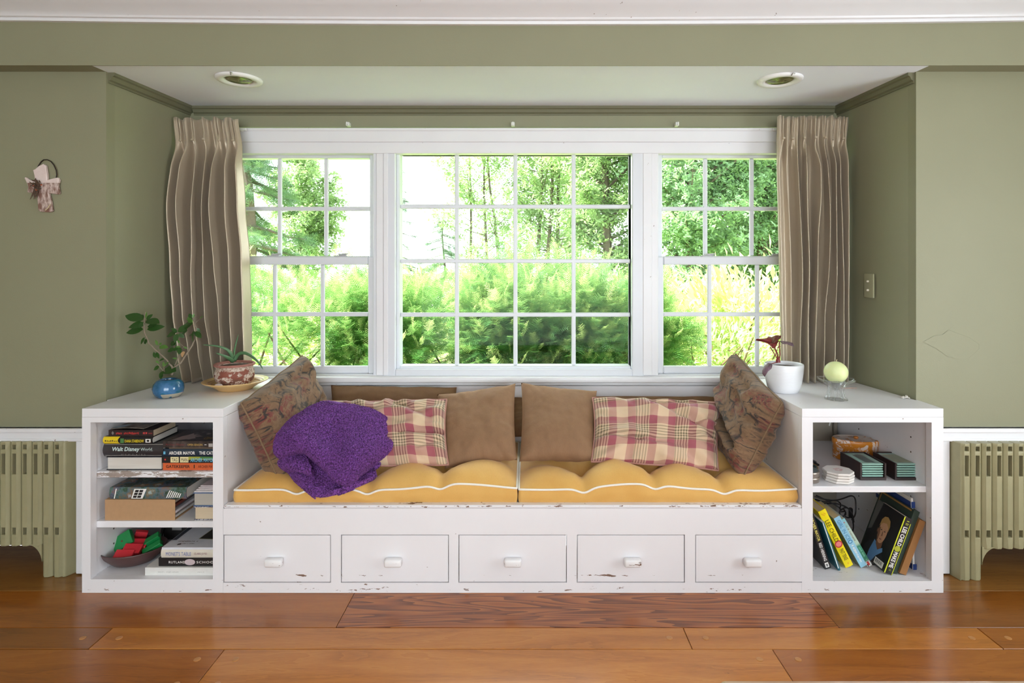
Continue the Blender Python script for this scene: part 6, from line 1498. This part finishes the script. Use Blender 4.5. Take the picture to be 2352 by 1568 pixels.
def tree(label, x, y, h, crown, m, kind='broad', nb=60, per=120, seed=0, group=None, lean=(0, 0), first=.15, leaf=.34, trunk=None, name='tree', spread=.45, nt=1):
    """crown(t) -> branch length at relative height t"""
    rng = np.random.RandomState(seed); t = thing(name, label, 'tree', (x, y, -.3), group); b = MB(); pos, dirs = [], []
    tr = trunk or h*.018
    for q in range(nt):
        ox, oy = (0, 0) if q == 0 else rng.uniform(-.5, .5, 2); pts = [Vector((x+ox+lean[0]*f*h+(ox*1.2*f)+.06*h*noise.noise(Vector((f*2, seed+q, 0))), y+oy+lean[1]*f*h, -.4+f*h)) for f in [k/8 for k in range(9)]]
        b.tube(pts, [tr*(1-.92*k/8) for k in range(9)], 7)
        for k in range(nb//nt):
            f = first+(1-first)*((k+rng.rand())/(nb//nt)); i = min(7, int(f*8)); p0 = pts[i].lerp(pts[i+1], f*8-i)
            az = rng.uniform(0, 2*PI); L = crown(f)*rng.uniform(.75, 1.15)
            if L < .05: continue
            dz_ = (-.22 if kind == 'conifer' else rng.uniform(.15, .9)); d = Vector((math.cos(az), math.sin(az), dz_)).normalized(); bend = (-.10 if kind == 'conifer' else rng.uniform(-.5, -.1) if kind == 'droop' else .1)
            bp = [p0+d*L*g+Vector((0, 0, bend*L*g*g)) for g in (0, .33, .66, 1)]
            if kind == 'conifer': bp[3].z += .08*L
            b.tube(bp, [tr*.32*(1-f*.6), tr*.22*(1-f*.6), tr*.14*(1-f*.6), .004], 4, caps=False)
            n = max(4, int(per*L/crown(max(first, .35))))
            for _ in range(n):
                g = rng.rand()**.6; i = min(2, int(g*3)); c = bp[i].lerp(bp[i+1], g*3-i); w_ = L*spread*.35
                off = Vector(rng.normal(0, 1, 3)); off.z *= (.25 if kind == 'conifer' else .8); pos.append(tuple(c+off*w_*(.4 if kind == 'conifer' else .7)))
                dd = Vector((d.x, d.y, -.15 if kind == 'conifer' else -.1))+Vector(rng.normal(0, .5, 3))+(Vector((0, 0, -.8)) if kind == 'droop' else Vector((0, 0, 0))); dirs.append(tuple(dd))
    b.build('trunk', BARK, t)
    pos, dirs = np.array(pos), np.array(dirs); dx_, dy_, dz2 = frames(dirs, np.tile(np.array([(0, 0, 1.)]), (len(pos), 1))+rng.normal(0, .5, (len(pos), 3)))
    sc_ = rng.uniform(leaf*.7, leaf*1.3, (len(pos), 1)); tv, tf = cluster_template() if kind == 'broad' else spray_template(6, .34, .4)
    f = link('foliage', scatter_mesh('foliage', tv, tf, pos, dx_*sc_, dy_*sc_, dz2*sc_), m, t); f['kind'] = 'stuff'
    return t
cone = lambda L: (lambda f: L*(1-f)**.85+.05); oval = lambda L: (lambda f: L*max(.15, math.sin(PI*min(1, max(0, (f-.05)/.98)))**.6)); 
GT = 'trees beyond the garden hedge'
tree('tall dark spruce at the left edge of the left window', X(545, 12), 12.0, 9.0, cone(1.5), SPR, 'conifer', 90, 120, 1, GT, leaf=.24, name='spruce_tree')
tree('airy maple in the middle panes of the left window', X(690, 14), 14.0, 4.6, oval(1.05), DEC, 'broad', 46, 90, 2, GT, leaf=.16, name='maple_tree', first=.3)
tree('small pointed spruce standing clear in the left panes of the centre window', X(1022, 17), 17.0, 3.5, cone(1.25), SPR, 'conifer', 60, 72, 3, GT, leaf=.21, name='spruce_tree')
tree('dark spruce half hidden by the mullion left of the centre window', X(915, 15), 15.0, 4.3, cone(1.1), SPR, 'conifer', 60, 72, 4, GT, leaf=.21, name='spruce_tree')
tree('thin many stemmed birch in the second column of centre panes', X(1125, 15), 15.0, 7.5, oval(1.5), DEC, 'broad', 70, 57, 5, GT, leaf=.15, nt=3, trunk=.05, name='birch_tree')
tree('tall loose birch in the third column of centre panes', X(1245, 14), 14.0, 8.0, oval(1.6), DEC, 'broad', 84, 69, 6, GT, leaf=.15, nt=3, trunk=.06, name='birch_tree')
tree('dense pale tree in the right column of centre panes', X(1390, 12.5), 12.5, 7.5, oval(1.5), DEC, 'broad', 90, 142, 7, GT, leaf=.15, name='birch_tree', first=.08)
tree('broad drooping tree filling the left of the right window', X(1590, 11), 11.0, 7.5, oval(1.75), DEC2, 'broad', 110, 184, 8, GT, leaf=.14, name='willow_tree', first=.06)
tree('tall drooping tree at the right side of the right window', X(1760, 12), 12.0, 8.0, oval(1.8), DEC2, 'broad', 110, 161, 9, GT, leaf=.15, name='willow_tree', first=.06)
tree('dark tree closing the view behind the drooping trees', X(1690, 16), 16.0, 9.0, oval(2.4), SPR, 'broad', 90, 138, 10, GT, leaf=.23, name='dense_tree', first=.03)
tree('hazy tree far behind the birches in the centre window', X(1310, 22), 22.0, 10.0, oval(2.6), DEC2, 'broad', 80, 105, 11, GT, leaf=.23, name='dense_tree', first=.03)
